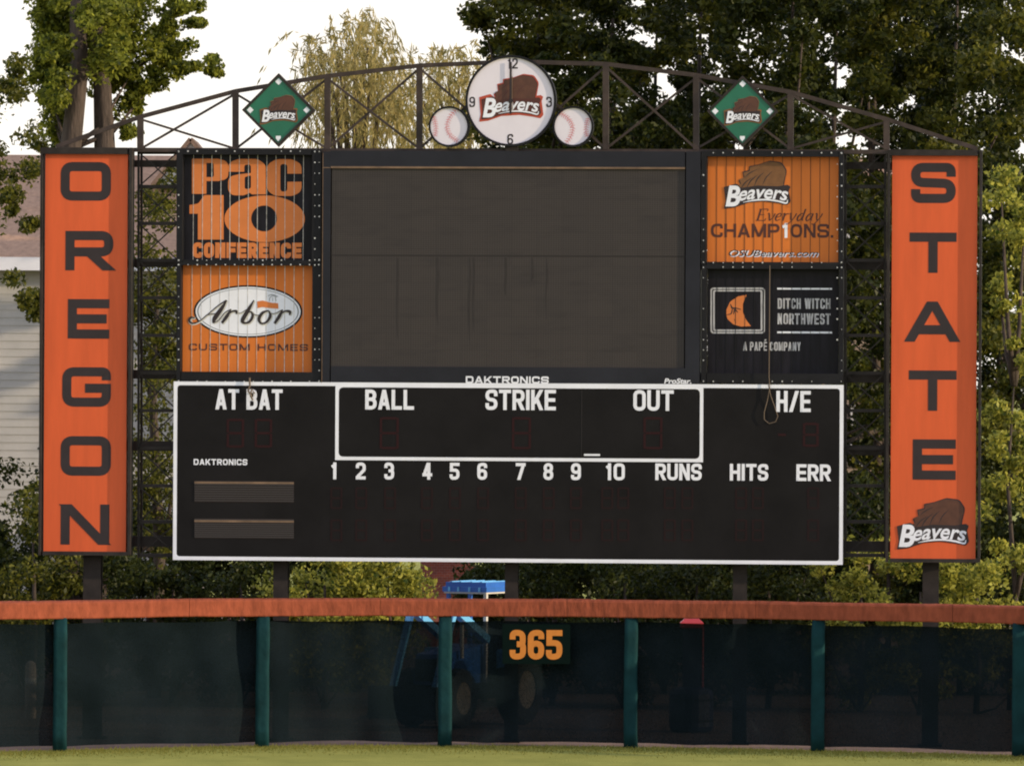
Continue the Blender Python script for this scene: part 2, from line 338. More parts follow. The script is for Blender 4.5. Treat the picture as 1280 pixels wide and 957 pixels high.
# glyphs: 'S' stroke (points x,y,round), closed, extend start/end ; 'D' slanting stroke with level ends (bottom x,y -> top x,y)
V0 = ('S', [(0, 0), (0, 1)], 0, 1, 1); V1 = ('S', [(1, 0), (1, 1)], 0, 1, 1); VM = ('S', [(.5, 0), (.5, 1)], 0, 1, 1)
def H(y, a=0, b=1, ea=0, eb=1): return ('S', [(a, y), (b, y)], 0, ea, eb)
BOX = ('S', [(0, 0, 1), (1, 0, 1), (1, 1, 1), (0, 1, 1)], 1, 0, 0)
G = {
 'A': [('D', 0, 0, .5, 1), ('D', 1, 0, .5, 1), H(.24, .18, .82, 0, 0)],
 'B': [V0, ('S', [(0, 1), (.95, 1, 1), (.95, .52, 1), (0, .52)], 0, 0, 0), ('S', [(0, .52), (1, .52, 1), (1, 0, 1), (0, 0)], 0, 0, 0)],
 'C': [('S', [(1, .68), (1, 1, 1), (0, 1, 1), (0, 0, 1), (1, 0, 1), (1, .32)], 0, 0, 0)],
 'D': [V0, ('S', [(0, 1), (1, 1, 1), (1, 0, 1), (0, 0)], 0, 0, 0)],
 'E': [V0, H(1), H(.5, 0, .92), H(0)], 'F': [V0, H(1), H(.5, 0, .92)],
 'G': [('S', [(1, .72), (1, 1, 1), (0, 1, 1), (0, 0, 1), (1, 0, 1), (1, .46), (.46, .46)], 0, 0, 0)],
 'H': [V0, V1, H(.5, 0, 1, 0, 0)], 'I': [V0], 'K': [V0, ('D', .1, .3, 1, 1), ('D', 1, 0, .38, .62)],
 'L': [V0, H(0)], 'M': [V0, V1, ('D', .5, .05, 0, 1), ('D', .5, .05, 1, 1)], 'N': [V0, V1, ('D', 1, 0, 0, 1)],
 'O': [BOX], 'P': [V0, ('S', [(0, 1), (1, 1, 1), (1, .44, 1), (0, .44)], 0, 0, 0)],
 'R': [V0, ('S', [(0, 1), (1, 1, 1), (1, .46, 1), (0, .46)], 0, 0, 0), ('D', 1.02, 0, .5, .46)],
 'S': [('S', [(1, .7), (1, 1, 1), (0, 1, 1), (0, .52, 1), (1, .48, 1), (1, 0, 1), (0, 0, 1), (0, .3)], 0, 0, 0)],
 'T': [H(1, 0, 1, 1, 1), VM], 'U': [('S', [(0, 1), (0, 0, 1), (1, 0, 1), (1, 1)], 0, 1, 1)],
 'V': [('D', .5, 0, 0, 1), ('D', .5, 0, 1, 1)], 'W': [('D', .25, 0, 0, 1), ('D', .25, 0, .5, 1), ('D', .75, 0, .5, 1), ('D', .75, 0, 1, 1)],
 'X': [('D', 0, 0, 1, 1), ('D', 1, 0, 0, 1)], 'Y': [('D', .5, .4, 0, 1), ('D', .5, .4, 1, 1), ('S', [(.5, 0), (.5, .5)], 0, 1, 0)],
 '/': [('D', 0, 0, 1, 1)], '.': [('S', [(0, 0), (0.02, 0)], 0, 1, 1)], '-': [H(.5)],
 '0': [BOX], '1': [('S', [(.7, 0), (.7, 1)], 0, 1, 1), ('S', [(0, .78), (.5, .88)], 0, 0, 0)],
 '2': [('S', [(0, .7), (0, 1, 1), (1, 1, 1), (1, .58, .6), (0, .06), (0, 0)], 0, 0, 0), H(0, 0, 1, 1, 1)],
 '3': [('S', [(0, .72), (0, 1, 1), (.96, 1, 1), (.96, .52, 1), (.4, .52)], 0, 0, 0), ('S', [(.4, .52), (1, .52, 1), (1, 0, 1), (0, 0, 1), (0, .28)], 0, 0, 0)],
 '4': [('S', [(.72, 0), (.72, 1)], 0, 1, 1), H(.24, 0, 1, 1, 1), ('D', .02, .26, .66, 1)],
 '5': [('S', [(1, 1), (.04, 1), (.04, .58), (1, .58, 1), (1, 0, 1), (0, 0, 1), (0, .28)], 0, 1, 0)],
 '6': [('S', [(0, 0, 1), (1, 0, 1), (1, .55, 1), (0, .55, 1)], 1, 0, 0), ('S', [(1, .74), (1, 1, 1), (0, 1, 1), (0, .25)], 0, 0, 0)],
 '7': [H(1, 0, 1, 1, 1), ('D', .22, 0, .98, 1)],
 '8': [('S', [(0, 0, 1), (1, 0, 1), (1, .52, 1), (0, .52, 1)], 1, 0, 0), ('S', [(.04, .52, 1), (.96, .52, 1), (.96, 1, 1), (.04, 1, 1)], 1, 0, 0)],
 '9': [('S', [(0, .45, 1), (1, .45, 1), (1, 1, 1), (0, 1, 1)], 1, 0, 0), ('S', [(0, .26), (0, 0, 1), (1, 0, 1), (1, .75)], 0, 0, 0)],
 "É": [V0, H(1), H(.5, 0, .92), H(0), ('D', .4, 1.12, .8, 1.3)],
}
WID = {'I': 0.0, '1': 0.55, 'M': 1.3, 'W': 1.75, '.': 0.0, '/': .8, 'L': .88, 'E': .9, 'F': .88, 'A': 1.06, ' ': 0.6}
def glyph(mb, ch, x, z, w, h, t, rad, y, mi=0, th=None):
    th = th or t                # th: thickness of level strokes
    cw, chh = w-t, h-t
    X = lambda a: x + t/2 + a*cw
    Z = lambda b: z + t/2 + b*chh
    k = 0
    for g in G[ch]:
        yy = y - k*0.0008; k += 1
        if g[0] == 'S':
            pts = [(X(p[0]), Z(p[1]), rad*(p[2] if len(p) > 2 else 0)) for p in g[1]]
            if not g[2]:
                for e, i, j in ((g[3], 0, 1), (g[4], -1, -2)):
                    if e:
                        d = (Vector(pts[i][:2])-Vector(pts[j][:2])).normalized()*t/2
                        pts[i] = (pts[i][0]+d.x, pts[i][1]+d.y, 0)
            c = rcorner(pts, bool(g[2])); L, Rr = offset(c, t/2, bool(g[2]))
            if g[2]: 
                # closed ring as quads
                n = len(L)
                mb.add([(p[0], yy, p[1]) for p in L]+[(p[0], yy, p[1]) for p in Rr], [(i, (i+1) % n, n+(i+1) % n, n+i) for i in range(n)], mi)
            else:
                n = len(L)
                mb.add([(p[0], yy, p[1]) for p in L]+[(p[0], yy, p[1]) for p in Rr], [(i, i+1, n+i+1, n+i) for i in range(n-1)], mi)
        else:
            _, x0, y0, x1, y1 = g
            xa, xb = X(x0), X(x1); za, zb = z+y0*h, z+y1*h
            hw = t/2*min(1.5, math.hypot(xb-xa, zb-za)/max(1e-6, zb-za))
            mb.add([(xa-hw, yy, za), (xa+hw, yy, za), (xb+hw, yy, zb), (xb-hw, yy, zb)], [(0, 1, 2, 3)], mi)
def caps(mb, s, x0, x1, z0, h, t, y, rad=None, gap=None, mi=0, only=None, skip=None):
    gap = t*0.75 if gap is None else gap
    fixed = sum(t for c in s if c != ' ') + gap*(len(s)-1)
    units = sum(WID.get(c, 1.0) for c in s)
    cw = max(0.02*h, (x1-x0-fixed)/max(units, .01)); x = x0
    for c in s:
        wv = WID.get(c, 1.0)*cw + (0 if c == ' ' else t)
        if c != ' ' and (only is None or c in only) and (skip is None or c not in skip):
            glyph(mb, c, x, z0, max(wv, t*1.001), h, t, (rad if rad is not None else cw*0.5), y, mi)
        x += wv + gap
def bcaps(mb, s, x0, y0, x1, y1, t, y, rad=None, gap=None, mi=0, **k):   # caps in a photo-pixel box
    a = bp(x0, y1); b = bp(x1, y0)
    caps(mb, s, a[0], b[0], a[1], b[1]-a[1], t*U, y, None if rad is None else rad*U, None if gap is None else gap*U, mi, **k)
def brush(mb, pts, y, mi=0, n=7):  # tapering brush stroke through (x, z, width)
    P = [np.array(p, float) for p in pts]; P = [2*P[0]-P[1]] + P + [2*P[-1]-P[-2]]
    c = []
    for i in range(1, len(P)-2):
        for j in range(n):
            t = j/n; a, b, d, e = P[i-1], P[i], P[i+1], P[i+2]
            c.append(0.5*((2*b)+(-a+d)*t+(2*a-5*b+4*d-e)*t*t+(-a+3*b-3*d+e)*t**3))
    c.append(P[-2]); L = []; Q = []
    for i in range(len(c)):
        d = c[min(i+1, len(c)-1)][:2]-c[max(i-1, 0)][:2]; l = max(1e-9, np.hypot(*d)); nx, nz = -d[1]/l, d[0]/l
        hw = max(0.0004, c[i][2]/2)
        L.append((c[i][0]+nx*hw, y, c[i][1]+nz*hw)); Q.append((c[i][0]-nx*hw, y, c[i][1]-nz*hw))
    k = len(L); mb.add(L+Q, [(i, i+1, k+i+1, k+i) for i in range(k-1)], mi)
def fonttext(mb, s, x0, x1, z0, h, y, shear=0.0, bold=0.0, mi=0, arch=0.0, cap='E'):   # built-in font, fitted to a width and cap height
    def raw(s_):
        cu = bpy.data.curves.new('t', 'FONT'); cu.body = s_; cu.shear = shear; cu.offset = bold; cu.resolution_u = 4
        ob = bpy.data.objects.new('t', cu); C.objects.link(ob)
        dg = bpy.context.evaluated_depsgraph_get(); dg.update()
        me = ob.evaluated_get(dg).to_mesh()
        vs = [tuple(v.co) for v in me.vertices]; fs = [tuple(p.vertices) for p in me.polygons]
        ob.evaluated_get(dg).to_mesh_clear(); bpy.data.objects.remove(ob); bpy.data.curves.remove(cu)
        return vs, fs
    vs, fs = raw(s); ce, _ = raw(cap)
    ch = max(v[1] for v in ce); xa = min(v[0] for v in vs); xb = max(v[0] for v in vs)
    kx = (x1-x0)/(xb-xa); kz = h/ch; out = []
    for v in vs:
        x = x0+(v[0]-xa)*kx; u = (x-x0)/(x1-x0)
        out.append((x, y, z0+v[1]*kz + arch*4*u*(1-u)))
    fs2 = []
    for f in fs:
        a, b, c = (Vector((out[i][0], out[i][2], 0)) for i in f[:3])
        fs2.append(tuple(f) if (b-a).cross(c-a).z > 0 else tuple(reversed(f)))
    mb.add(out, fs2, mi)

def zoomer(ox, oy, k):          # coordinates read off an enlarged crop -> board plane
    return lambda x, y: bp(ox+x/k, oy+y/k)

# team emblem: wordmark on a dark outline above which a plain brown dome stands in for the picture
def emblem(th, x0, y0, x1, y1, y, dark, brown, red=None):
    def Z(x, yy): return bp(x0+(x-130)/525*(x1-x0), y0+(yy-380)/365*(y1-y0))
    kk = (x1-x0)/525*U
    ban = [(132, 578, 8), (235, 550, 20), (268, 585, 10), (400, 566, 40), (560, 572, 40), (640, 560, 8), (662, 575, 8), (648, 612, 8), (664, 692, 10), (638, 722, 14), (560, 706, 40), (450, 692, 60), (330, 702, 40), (215, 742, 20), (132, 752, 6), (146, 690, 8)]
    dome = [(236, 620, 0), (240, 566, 4), (268, 552, 4), (256, 516, 4), (296, 500, 4), (288, 462, 4), (338, 450, 6), (340, 418, 8), (400, 405, 30), (490, 374, 60), (585, 386, 50), (628, 450, 50), (606, 540, 40), (600, 610, 0)]
    sc_ = lambda P, r=1.0: [(*Z(p[0], p[1]), p[2]*kk*r) for p in P]
    def grow(P, k):
        cx = sum(p[0] for p in P)/len(P); cy = sum(p[1] for p in P)/len(P)
        return [(p[0]+(12*k if p[0] > cx else -12*k), p[1]+(12*k if p[1] > cy else -12*k), p[2]) for p in P]
    if red:
        m = MB(); m.poly([rcorner(sc_(grow(dome, 1.3)), True)], y-0.001); m.poly([rcorner(sc_(grow(ban, 1.6)), True)], y-0.002)
        th.part('emblem_outline', m, red)
    m = MB(); m.poly([rcorner(sc_(grow(dome, .6)), True)], y-0.004); th.part('emblem_edge', m, dark)
    m = MB(); m.poly([rcorner(sc_(dome), True)], y-0.0055); th.part('emblem_dome', m, brown)
    m = MB()
    for q in ([(262, 600, 2), (300, 545, 9), (360, 500, 2)], [(310, 590, 2), (345, 530, 10), (400, 480, 2)], [(370, 580, 2), (400, 510, 9), (450, 460, 2)], [(440, 560, 2), (470, 500, 8), (520, 450, 2)], [(300, 500, 2), (340, 465, 8), (400, 435, 2)]):
        brush(m, [(*Z(p[0], p[1]), p[2]*kk) for p in q], y-0.0062)
    th.part('emblem_strand', m, dark)
    m = MB(); m.poly([rcorner(sc_(ban), True)], y-0.007); th.part('emblem_backing', m, dark)
    m = MB()
    a = Z(146, 726); b = Z(262, 566); fonttext(m, 'B', a[0], b[0], a[1], b[1]-a[1], y-0.009, 0.2, 0.03, cap='B')
    a = Z(248, 688); b = Z(645, 592); fonttext(m, 'eavers', a[0], b[0], a[1], (b[1]-a[1])*1.12, y-0.0095, 0.3, 0.02, arch=20*kk, cap='B')
    brush(m, [(*Z(285, 700), 3*kk), (*Z(380, 683), 12*kk), (*Z(470, 679), 13*kk), (*Z(560, 690), 13*kk), (*Z(628, 706), 12*kk), (*Z(640, 680), 5*kk)], y-0.0102)
    th.part('emblem_lettering', m, M['white'])

# ================================================================== SETTING
def quad(name, pts, m, label=None):
    o = MB().add(pts, [(0, 1, 2, 3)]).build(name, m); o['kind'] = 'structure'
    return o
def grass_mat():
    m = mat('outfield_grass', (0.17, 0.19, 0.045), 0.9, spec=0.1, bump=0.6, bscale=30)
    t = m.node_tree; b = t.nodes['Principled BSDF']; tc = t.nodes.new('ShaderNodeTexCoord')
    n1 = t.nodes.new('ShaderNodeTexNoise'); n1.inputs['Scale'].default_value = 0.8; n1.inputs['Detail'].default_value = 8; n1.inputs['Roughness'].default_value = 0.75
    t.links.new(tc.outputs['Object'], n1.inputs['Vector'])
    r = t.nodes.new('ShaderNodeValToRGB'); r.color_ramp.elements[0].position = 0.3; r.color_ramp.elements[1].position = 0.7
    r.color_ramp.elements[0].color = (0.21, 0.22, 0.05, 1); r.color_ramp.elements[1].color = (0.35, 0.34, 0.085, 1)
    t.links.new(n1.outputs['Fac'], r.inputs[0]); t.links.new(r.outputs[0], b.inputs['Base Color'])
    return m
M['grass'] = grass_mat()
M['dirt'] = mat('dry_dirt', (0.17, 0.10, 0.065), 0.95, 0.35, 1.5, bump=0.5, bscale=6)
quad('field_grass', [(-2500, -500, 0), (2500, -500, 0), (2500, 3500, 0), (-2500, 3500, 0)], M['grass'])
# bare ground behind the fence follows the fence line
FX = [(-420, 106.5), (-175, 108.7), (75, 110.45), (328, 112.1), (556, 112.5), (788, 112.3), (1022, 111.6), (1273, 110.3), (1530, 108.2), (1760, 106)]
def fpt(i): p = atg(FX[i][0], FX[i][1]); return Vector((p.x, p.y, 0))
fp = [fpt(i) for i in range(len(FX))]
m = MB()
for i in range(len(fp)-1):
    a, b = fp[i], fp[i+1]
    m.add([(a.x, a.y+.25, .004), (b.x, b.y+.25, .004), (b.x, 175, .004), (a.x, 175, .004)], [(0, 1, 2, 3)])
m.build('dirt_ground', M['dirt'])['kind'] = 'structure'

# ================================================================== SCOREBOARD STRUCTURE
# support columns: steel H-beams from the ground up behind the signs
for i, (px, wd, top, lab) in enumerate([
        (112, 22, 650, 'dark steel column under the tall OREGON sign'), (348, 18, 600, 'steel column below the left part of the score panel'),
        (637, 16, 600, 'middle steel column below the score panel, beside the blue tractor'), (923, 17, 600, 'steel column below the HITS end of the score panel'),
        (1162, 20, 650, 'dark steel column under the tall STATE sign')]):
    t = BThing('support_column', lab, 'column', px, 930, 'steel columns carrying the scoreboard'); t.e.location.z = 0
    s, _ = bp(px, 720); t.o = (s, 0, 0); h = bp(px, top)[1]; hw = wd*U/2
    m = MB(); m.box(s-hw, s+hw, .16, .185, 0, h); m.box(s-.012, s+.012, .185, .415, 0, h); m.box(s-hw, s+hw, .415, .44, 0, h); t.part('beam', m, M['steel'])
    m = MB(); m.box(s-hw*1.5, s+hw*1.5, .05, .55, 0.004, .04); t.part('base_plate', m, M['steel'])
# lattice bays between the side signs and the middle
def lattice(x0, x1, lab, ys):
    t = BThing('lattice_frame', lab, 'lattice', (x0+x1)/2, 695, 'steel lattices beside the side signs')
    for x in (x0, x1):
        for yy in (.12, .5):
            a, b = bp(x, 697), bp(x, 187); m = MB(); m.bar((a[0], yy, a[1]), (b[0], yy, b[1]), .036, .05); t.part('upright', m, M['steel'])
    for y in ys:
        a, b = bp(x0, y), bp(x1, y)
        m = MB(); m.bar((a[0], .12, a[1]), (b[0], .12, b[1]), .055, .05); t.part('crossbar', m, M['steel'])
        m = MB(); m.bar((a[0], .5, a[1]), (b[0], .5, b[1]), .045, .05); t.part('crossbar', m, M['steel'])
    for a, b in zip(ys[:-1], ys[1:]):
        m = MB()
        for q, (u, v) in enumerate(((x0, x1), (x1, x0))):
            p, r = bp(u, a), bp(v, b); m.bar((p[0], .11+.012*q, p[1]), (r[0], .11+.012*q, r[1]), .022, .016)
        t.part('diagonal_brace', m, M['steel'])
ys = [190, 233, 279, 325, 372, 419, 466, 513, 560, 607, 652, 694]
lattice(172, 221, 'black steel lattice with crossed braces between the OREGON sign and the advert signs', ys)
lattice(1056, 1106, 'black steel lattice with crossed braces between the advert signs and the STATE sign', ys)
# backing rails joining everything
t = BThing('backing_frame', 'dark steel rails behind the signs joining both ends of the scoreboard', 'frame', 640, 700)
for y in (205, 330, 470, 560, 680):
    m = MB(); brect(m, 110, y-3, 1165, y+3, .31, .36); t.part('rail', m, M['steel'])
# arch
chord = [(70, 183), (175, 146), (294, 114), (409, 95), (524, 82), (640, 77), (757, 80), (870, 94), (988, 115), (1108, 149), (1222, 186)]
t = BThing('arch_truss', 'brown steel arch truss with crossed braces curving over the scoreboard', 'truss', 640, 188)
m = MB(); yd = .05
for a, b in zip(chord[:-1], chord[1:]):
    p, q = bp(*a), bp(*b); m.bar((p[0], yd, p[1]), (q[0], yd, q[1]), .07, .08)
t.part('top_chord', m, M['steelarch'])
m = MB(); p, q = bp(70, 187), bp(1224, 190); m.bar((p[0], yd, p[1]), (q[0], yd, q[1]), .07, .08); t.part('bottom_chord', m, M['steelarch'])
for x, y in chord[1:-1]:
    p, q = bp(x, y+2), bp(x, 187); m = MB(); m.bar((p[0], yd, p[1]), (q[0], yd, q[1]), .1, .1); t.part('post', m, M['steelarch'])
for a, b in zip(chord[1:-2], chord[2:-1]):
    m = MB()
    for q_, (u, v) in enumerate((((a[0], a[1]+3), (b[0], 186)), ((a[0], 186), (b[0], b[1]+3)))):
        p, q = bp(*u), bp(*v); m.bar((p[0], yd-.03+.05*q_, p[1]), (q[0], yd-.03+.05*q_, q[1]), .038, .035)
    t.part('diagonal_brace', m, M['steelarch'])

# ================================================================== TALL SIDE SIGNS
def pylon(name, lab, x0, x1, y0, y1, X0, X1, Y0, Y1):
    t = BThing(name, lab, 'sign', (x0+x1)/2, y1, 'tall orange side signs')
    m = MB(); bframe(m, x0, y0, x1, y1, X0, Y0, X1, Y1, -.19, .14); t.part('frame', m, M['steel'])
    m = MB(); brect(m, X0, Y0, X1, Y1, -.115, .1); t.part('panel', m, M['orange'])
    return t
t = pylon('vertical_sign', 'tall orange sign reading OREGON downward in black block letters', 50, 167, 185, 693, 55.5, 161, 193, 689)
for ch, x0, x1, y0, y1 in (('O', 77, 140, 203, 251), ('R', 83, 143, 289, 338), ('E', 86, 138, 374, 423), ('G', 79, 140, 459, 508), ('O', 77, 140, 545, 594), ('N', 77, 138, 630, 680)):
    m = MB(); a = bp(x0, y1); b = bp(x1, y0); glyph(m, ch, a[0], a[1], b[0]-a[0], b[1]-a[1], 11.5*U, 9*U, -.118); t.part('letter', m, M['letter'])
t = pylon('vertical_sign', 'tall orange sign reading STATE downward with a team emblem at its foot', 1107, 1228, 188, 702, 1113, 1222, 195, 698)
for ch, x0, x1, y0, y1 in (('S', 1139, 1195, 204, 254), ('T', 1137, 1196, 291, 341), ('A', 1131, 1200, 377, 427), ('T', 1136, 1196, 463, 513), ('E', 1141, 1195, 549, 599)):
    m = MB(); a = bp(x0, y1); b = bp(x1, y0); glyph(m, ch, a[0], a[1], b[0]-a[0], b[1]-a[1], 11.5*U, 9*U, -.118); t.part('letter', m, M['letter'])
emblem(t, 1121, 624, 1210, 685, -.118, M['letter'], M['brown'])

# ================================================================== ADVERT SIGNS
rnd = random.Random(5)
def advert(lab, x0, y0, x1, y1, X0, Y0, X1, Y1, panel, edge, nsl=14):
    t = BThing('advert_sign', lab, 'sign', (x0+x1)/2, y1, 'slatted advert signs beside the video screen')
    m = MB(); bframe(m, x0, y0, x1, y1, X0, Y0, X1, Y1, -.175, .15)
    def rv(px, py):
        if rnd.random() < .3: return
        s, z = bp(px, py); k = rnd.uniform(.006, .012); m.box(s-k, s+k, -.187, -.175, z-k, z+k, 1)
    n = int((x1-x0)/12)
    for i in range(n+1):
        x = x0+3+(x1-x0-6)*i/n; rv(x, y0+2.5); rv(x, y1-2.5)
    n = int((y1-y0)/13)
    for i in range(n+1):
        y = y0+3+(y1-y0-6)*i/n; rv(x0+3, y); rv(x1-2.5, y); rv(x1-8, y)
    t.part('frame', m, [M['black'], M['rivet']])
    m = MB(); a, b = bp(X0, Y1), bp(X1, Y0); dx = (b[0]-a[0])/nsl
    for i in range(nsl):                                  # each slat a shallow box of its own, set at its own slight depth
        e = rnd.uniform(0, .001); m.box(a[0]+dx*i+.002, a[0]+dx*(i+1)-.002, -.004-e, .1, a[1], b[1])
    t.part('slat_panel', m, panel)
    m = MB()
    for i in range(1, nsl):
        x = a[0]+dx*i; k = rnd.uniform(.003, .0055); m.box(x-k, x+k, -.0098, -.003, a[1], b[1])
    t.part('slat_edge', m, edge)
    return t
YA = -.007
# Pac 10
t = advert('black slatted sign reading Pac 10 CONFERENCE in heavy orange letters', 222, 187, 403, 328, 230, 193.5, 391, 325.5, M['blacksign'], M['alu'])
Z = zoomer(220, 180, 6.38); zk = U/6.38
def zp(Zf, P, k=1.0): return rcorner([(*Zf(p[0], p[1]), (p[2] if len(p) > 2 else 0)*zk*k) for p in P], True)
m = MB()
m.poly([zp(Z, [(128, 118, 8), (335, 118, 60), (418, 140, 60), (418, 278, 60), (340, 296, 60), (243, 296), (243, 398, 4), (128, 398, 4)]), zp(Z, [(243, 152), (300, 152, 18), (303, 265, 18), (243, 265)])], YA)
m.poly([zp(Z, [(416, 222), (418, 150, 60), (500, 120, 60), (650, 120, 60), (717, 165, 60), (717, 402), (605, 402), (590, 390), (540, 410, 50), (416, 410, 80), (416, 262, 60), (500, 242, 10), (598, 232), (598, 165, 20), (545, 165, 20), (545, 222)]),
        zp(Z, [(548, 265, 12), (598, 250, 8), (598, 355, 18), (548, 362, 18)])], YA)
m.poly([zp(Z, [(1002, 237), (888, 237), (888, 160, 25), (832, 160, 25), (832, 380, 25), (888, 380, 25), (888, 302), (1002, 302), (1002, 380, 70), (930, 415, 90), (790, 415, 90), (724, 370, 70), (724, 165, 70), (800, 122, 90), (925, 122, 90), (1002, 160, 60)])], YA)
t.part('lettering', m, M['pacorange'])
m = MB(); m.poly([zp(Z, [(225, 408, 4), (380, 408), (380, 762), (175, 762), (175, 556), (108, 556), (108, 487), (178, 476, 40)])], YA)
c, e = Z(707, 597), Z(1029, 412)
m.disc(c[0], c[1], e[0]-c[0], e[1]-c[1], YA-.001)
t.part('numeral', m, M['pacorange'])
m = MB(); c2, e2 = Z(703, 594), Z(806, 491); m.disc(c2[0], c2[1], e2[0]-c2[0], e2[1]-c2[1], YA-.0018); t.part('numeral_centre', m, M['blacksign'])
m = MB(); bcaps(m, 'CONFERENCE', 240.8, 303.5, 377.3, 322.3, 5.2, YA, rad=4, gap=1.3); t.part('lettering', m, M['pacorange'])
# Arbor
t = advert('orange slatted sign with a white oval and black script word', 222, 328.5, 403, 479, 228, 331.5, 391, 465, M['adorange'], M['alu'])
Z = zoomer(220, 325, 6.38)
c, e = Z(575, 410), Z(1010, 202)
rx, rz = e[0]-c[0], e[1]-c[1]
m = MB(); m.disc(c[0], c[1], rx, rz, YA); t.part('oval_border', m, M['black'])
m = MB(); m.disc(c[0], c[1], rx*.965, rz*.935, YA-.001); t.part('oval_face', m, M['white'])
m = MB(); m.disc(c[0], c[1], rx*.935, rz*.88, YA-.002, hole=.975); t.part('oval_line', m, M['grey'])
S = [[(150, 462, 8), (120, 458, 18), (106, 482, 20), (132, 504, 14), (185, 488, 9), (255, 432, 8), (335, 365, 10), (400, 322, 12)],
     [(406, 320, 8), (365, 385, 30), (312, 460, 36), (296, 502, 14)], [(235, 442, 5), (285, 430, 8), (335, 426, 7)],
     [(296, 502, 8), (340, 480, 7), (390, 420, 8), (440, 392, 8)],
     [(440, 392, 8), (408, 445, 28), (366, 502, 20)], [(402, 446, 8), (448, 410, 14), (482, 408, 20), (480, 430, 10)],
     [(480, 425, 5), (520, 420, 5), (570, 390, 6)],
     [(622, 320, 8), (576, 400, 30), (532, 478, 32), (545, 505, 16)], [(540, 505, 12), (585, 492, 20), (612, 446, 22), (596, 412, 12), (560, 432, 6)],
     [(604, 425, 6), (650, 440, 6), (690, 425, 6)],
     [(738, 402, 10), (692, 420, 22), (662, 468, 26), (680, 504, 16), (722, 494, 18), (752, 448, 24), (744, 412, 12), (736, 402, 8)],
     [(748, 425, 6), (790, 425, 6), (850, 396, 8)],
     [(852, 396, 8), (826, 445, 28), (786, 506, 20)], [(822, 446, 8), (868, 408, 14), (908, 412, 22), (906, 438, 12)]]
mo = MB(); m = MB()
for i, st in enumerate(S):
    brush(mo, [(*Z(p[0]+5, p[1]+4), (p[2]+9)*zk) for p in st], YA-.003-i*.00005)
    brush(m, [(*Z(p[0], p[1]), p[2]*zk) for p in st], YA-.0042-i*.00005)
t.part('script_shadow', mo, M['palemetal']); t.part('script_lettering', m, M['letter'])
m = MB(); m.poly([zp(Z, [(648, 330), (690, 322), (760, 340), (815, 344), (818, 388), (760, 384), (690, 374), (650, 384)])], YA-.0055); t.part('ribbon', m, M['pacorange'])
m = MB()
for st in ([(745, 330, 4), (750, 300, 5), (775, 285, 4), (800, 292, 4)], [(800, 326, 4), (795, 300, 4), (810, 290, 3)], [(772, 330, 3), (772, 300, 4)], [(735, 285, 4), (770, 276, 6), (815, 290, 3)]):
    brush(m, [(*Z(*p[:2]), p[2]*zk) for p in st], YA-.0062)
t.part('sketch', m, M['grey'])
m = MB(); bcaps(m, 'CUSTOM HOMES', 236, 430, 385, 437.8, 1.9, YA, rad=2.4, gap=2.4); t.part('lettering', m, M['darkbrown'])
# Everyday champions
t = advert('orange slatted sign reading Everyday CHAMP1ONS below a team emblem', 877, 189, 1055, 331, 884, 196, 1048.5, 328, M['adorange'], M['darkgap'])
Z = zoomer(870, 185, 6.38)
emblem(t, 904.5, 203, 987, 260, YA, M['letter'], M['tanbrown'])
m = MB(); a = Z(475, 580); b = Z(1035, 487); 
LT = {'E': (1.08, [[(.2, 0, .17), (.2, .8, .17), (.2, 1.6, .17)], [(.05, 1.57, .06), (.5, 1.57, .06), (.95, 1.57, .06), (.93, 1.3, .05)], [(.2, .82, .06), (.5, .82, .06), (.72, .82, .08)], [(0, .03, .06), (.5, .03, .06), (.93, .03, .06), (1.02, .32, .05)]]),
 'v': (.86, [[(0, .92, .05), (.12, 1, .1), (.25, .5, .16), (.36, 0, .1)], [(.36, 0, .06), (.66, .5, .07), (.74, 1, .12)]]),
 'e': (.74, [[(.1, .45, .06), (.48, .6, .06), (.54, .9, .08), (.36, 1, .08), (.14, .75, .13), (.08, .35, .17), (.24, .03, .1), (.6, .22, .05)]]),
 'r': (.66, [[(.02, .88, .05), (.16, 1, .12), (.16, .5, .16), (.14, 0, .16)], [(.18, .55, .05), (.36, .92, .07), (.56, .94, .13)]]),
 'y': (.86, [[(0, .92, .05), (.14, 1, .12), (.22, .5, .15), (.34, .05, .1)], [(.72, 1, .12), (.6, .5, .08), (.3, -.2, .07), (.05, -.48, .07), (-.1, -.4, .11)]]),
 'd': (.92, [[(.62, .92, .06), (.38, 1, .07), (.1, .55, .16), (.14, .1, .14), (.34, .05, .08), (.6, .5, .06)], [(.66, 1.62, .14), (.62, .9, .16), (.6, .2, .15), (.76, .06, .06)]]),
 'a': (.92, [[(.62, .92, .06), (.38, 1, .07), (.1, .55, .16), (.14, .1, .14), (.34, .05, .08), (.6, .5, .06)], [(.66, 1, .14), (.62, .6, .16), (.6, .2, .15), (.76, .06, .06)]])}
kz = (b[1]-a[1])/1.62; kx = (b[0]-a[0]-.55*kz)/sum(LT[c_][0] for c_ in 'Everyday'); xx = a[0]; q_ = 0
for c_ in 'Everyday':
    for st in LT[c_][1]:
        q_ += 1; brush(m, [(xx+p[0]*kx+p[1]*.3*kz, a[1]+p[1]*kz, (p[2]*1.25+.03)*kz) for p in st], YA-q_*.00004, n=4)
    xx += LT[c_][0]*kx
pass; t.part('lettering', m, M['darkbrown'])
m = MB(); bcaps(m, 'CHAMP1ONS.', 888.8, 280, 1041.7, 296.7, 3.3, YA, rad=6, gap=2.0, skip='1'); t.part('lettering', m, M['darkbrown'])
m = MB(); bcaps(m, 'CHAMP1ONS.', 888.8, 279, 1041.7, 297, 3.6, YA, rad=6, gap=1.7, only='1'); t.part('numeral', m, M['white'])
a = Z(262, 862); b = Z(975, 815)
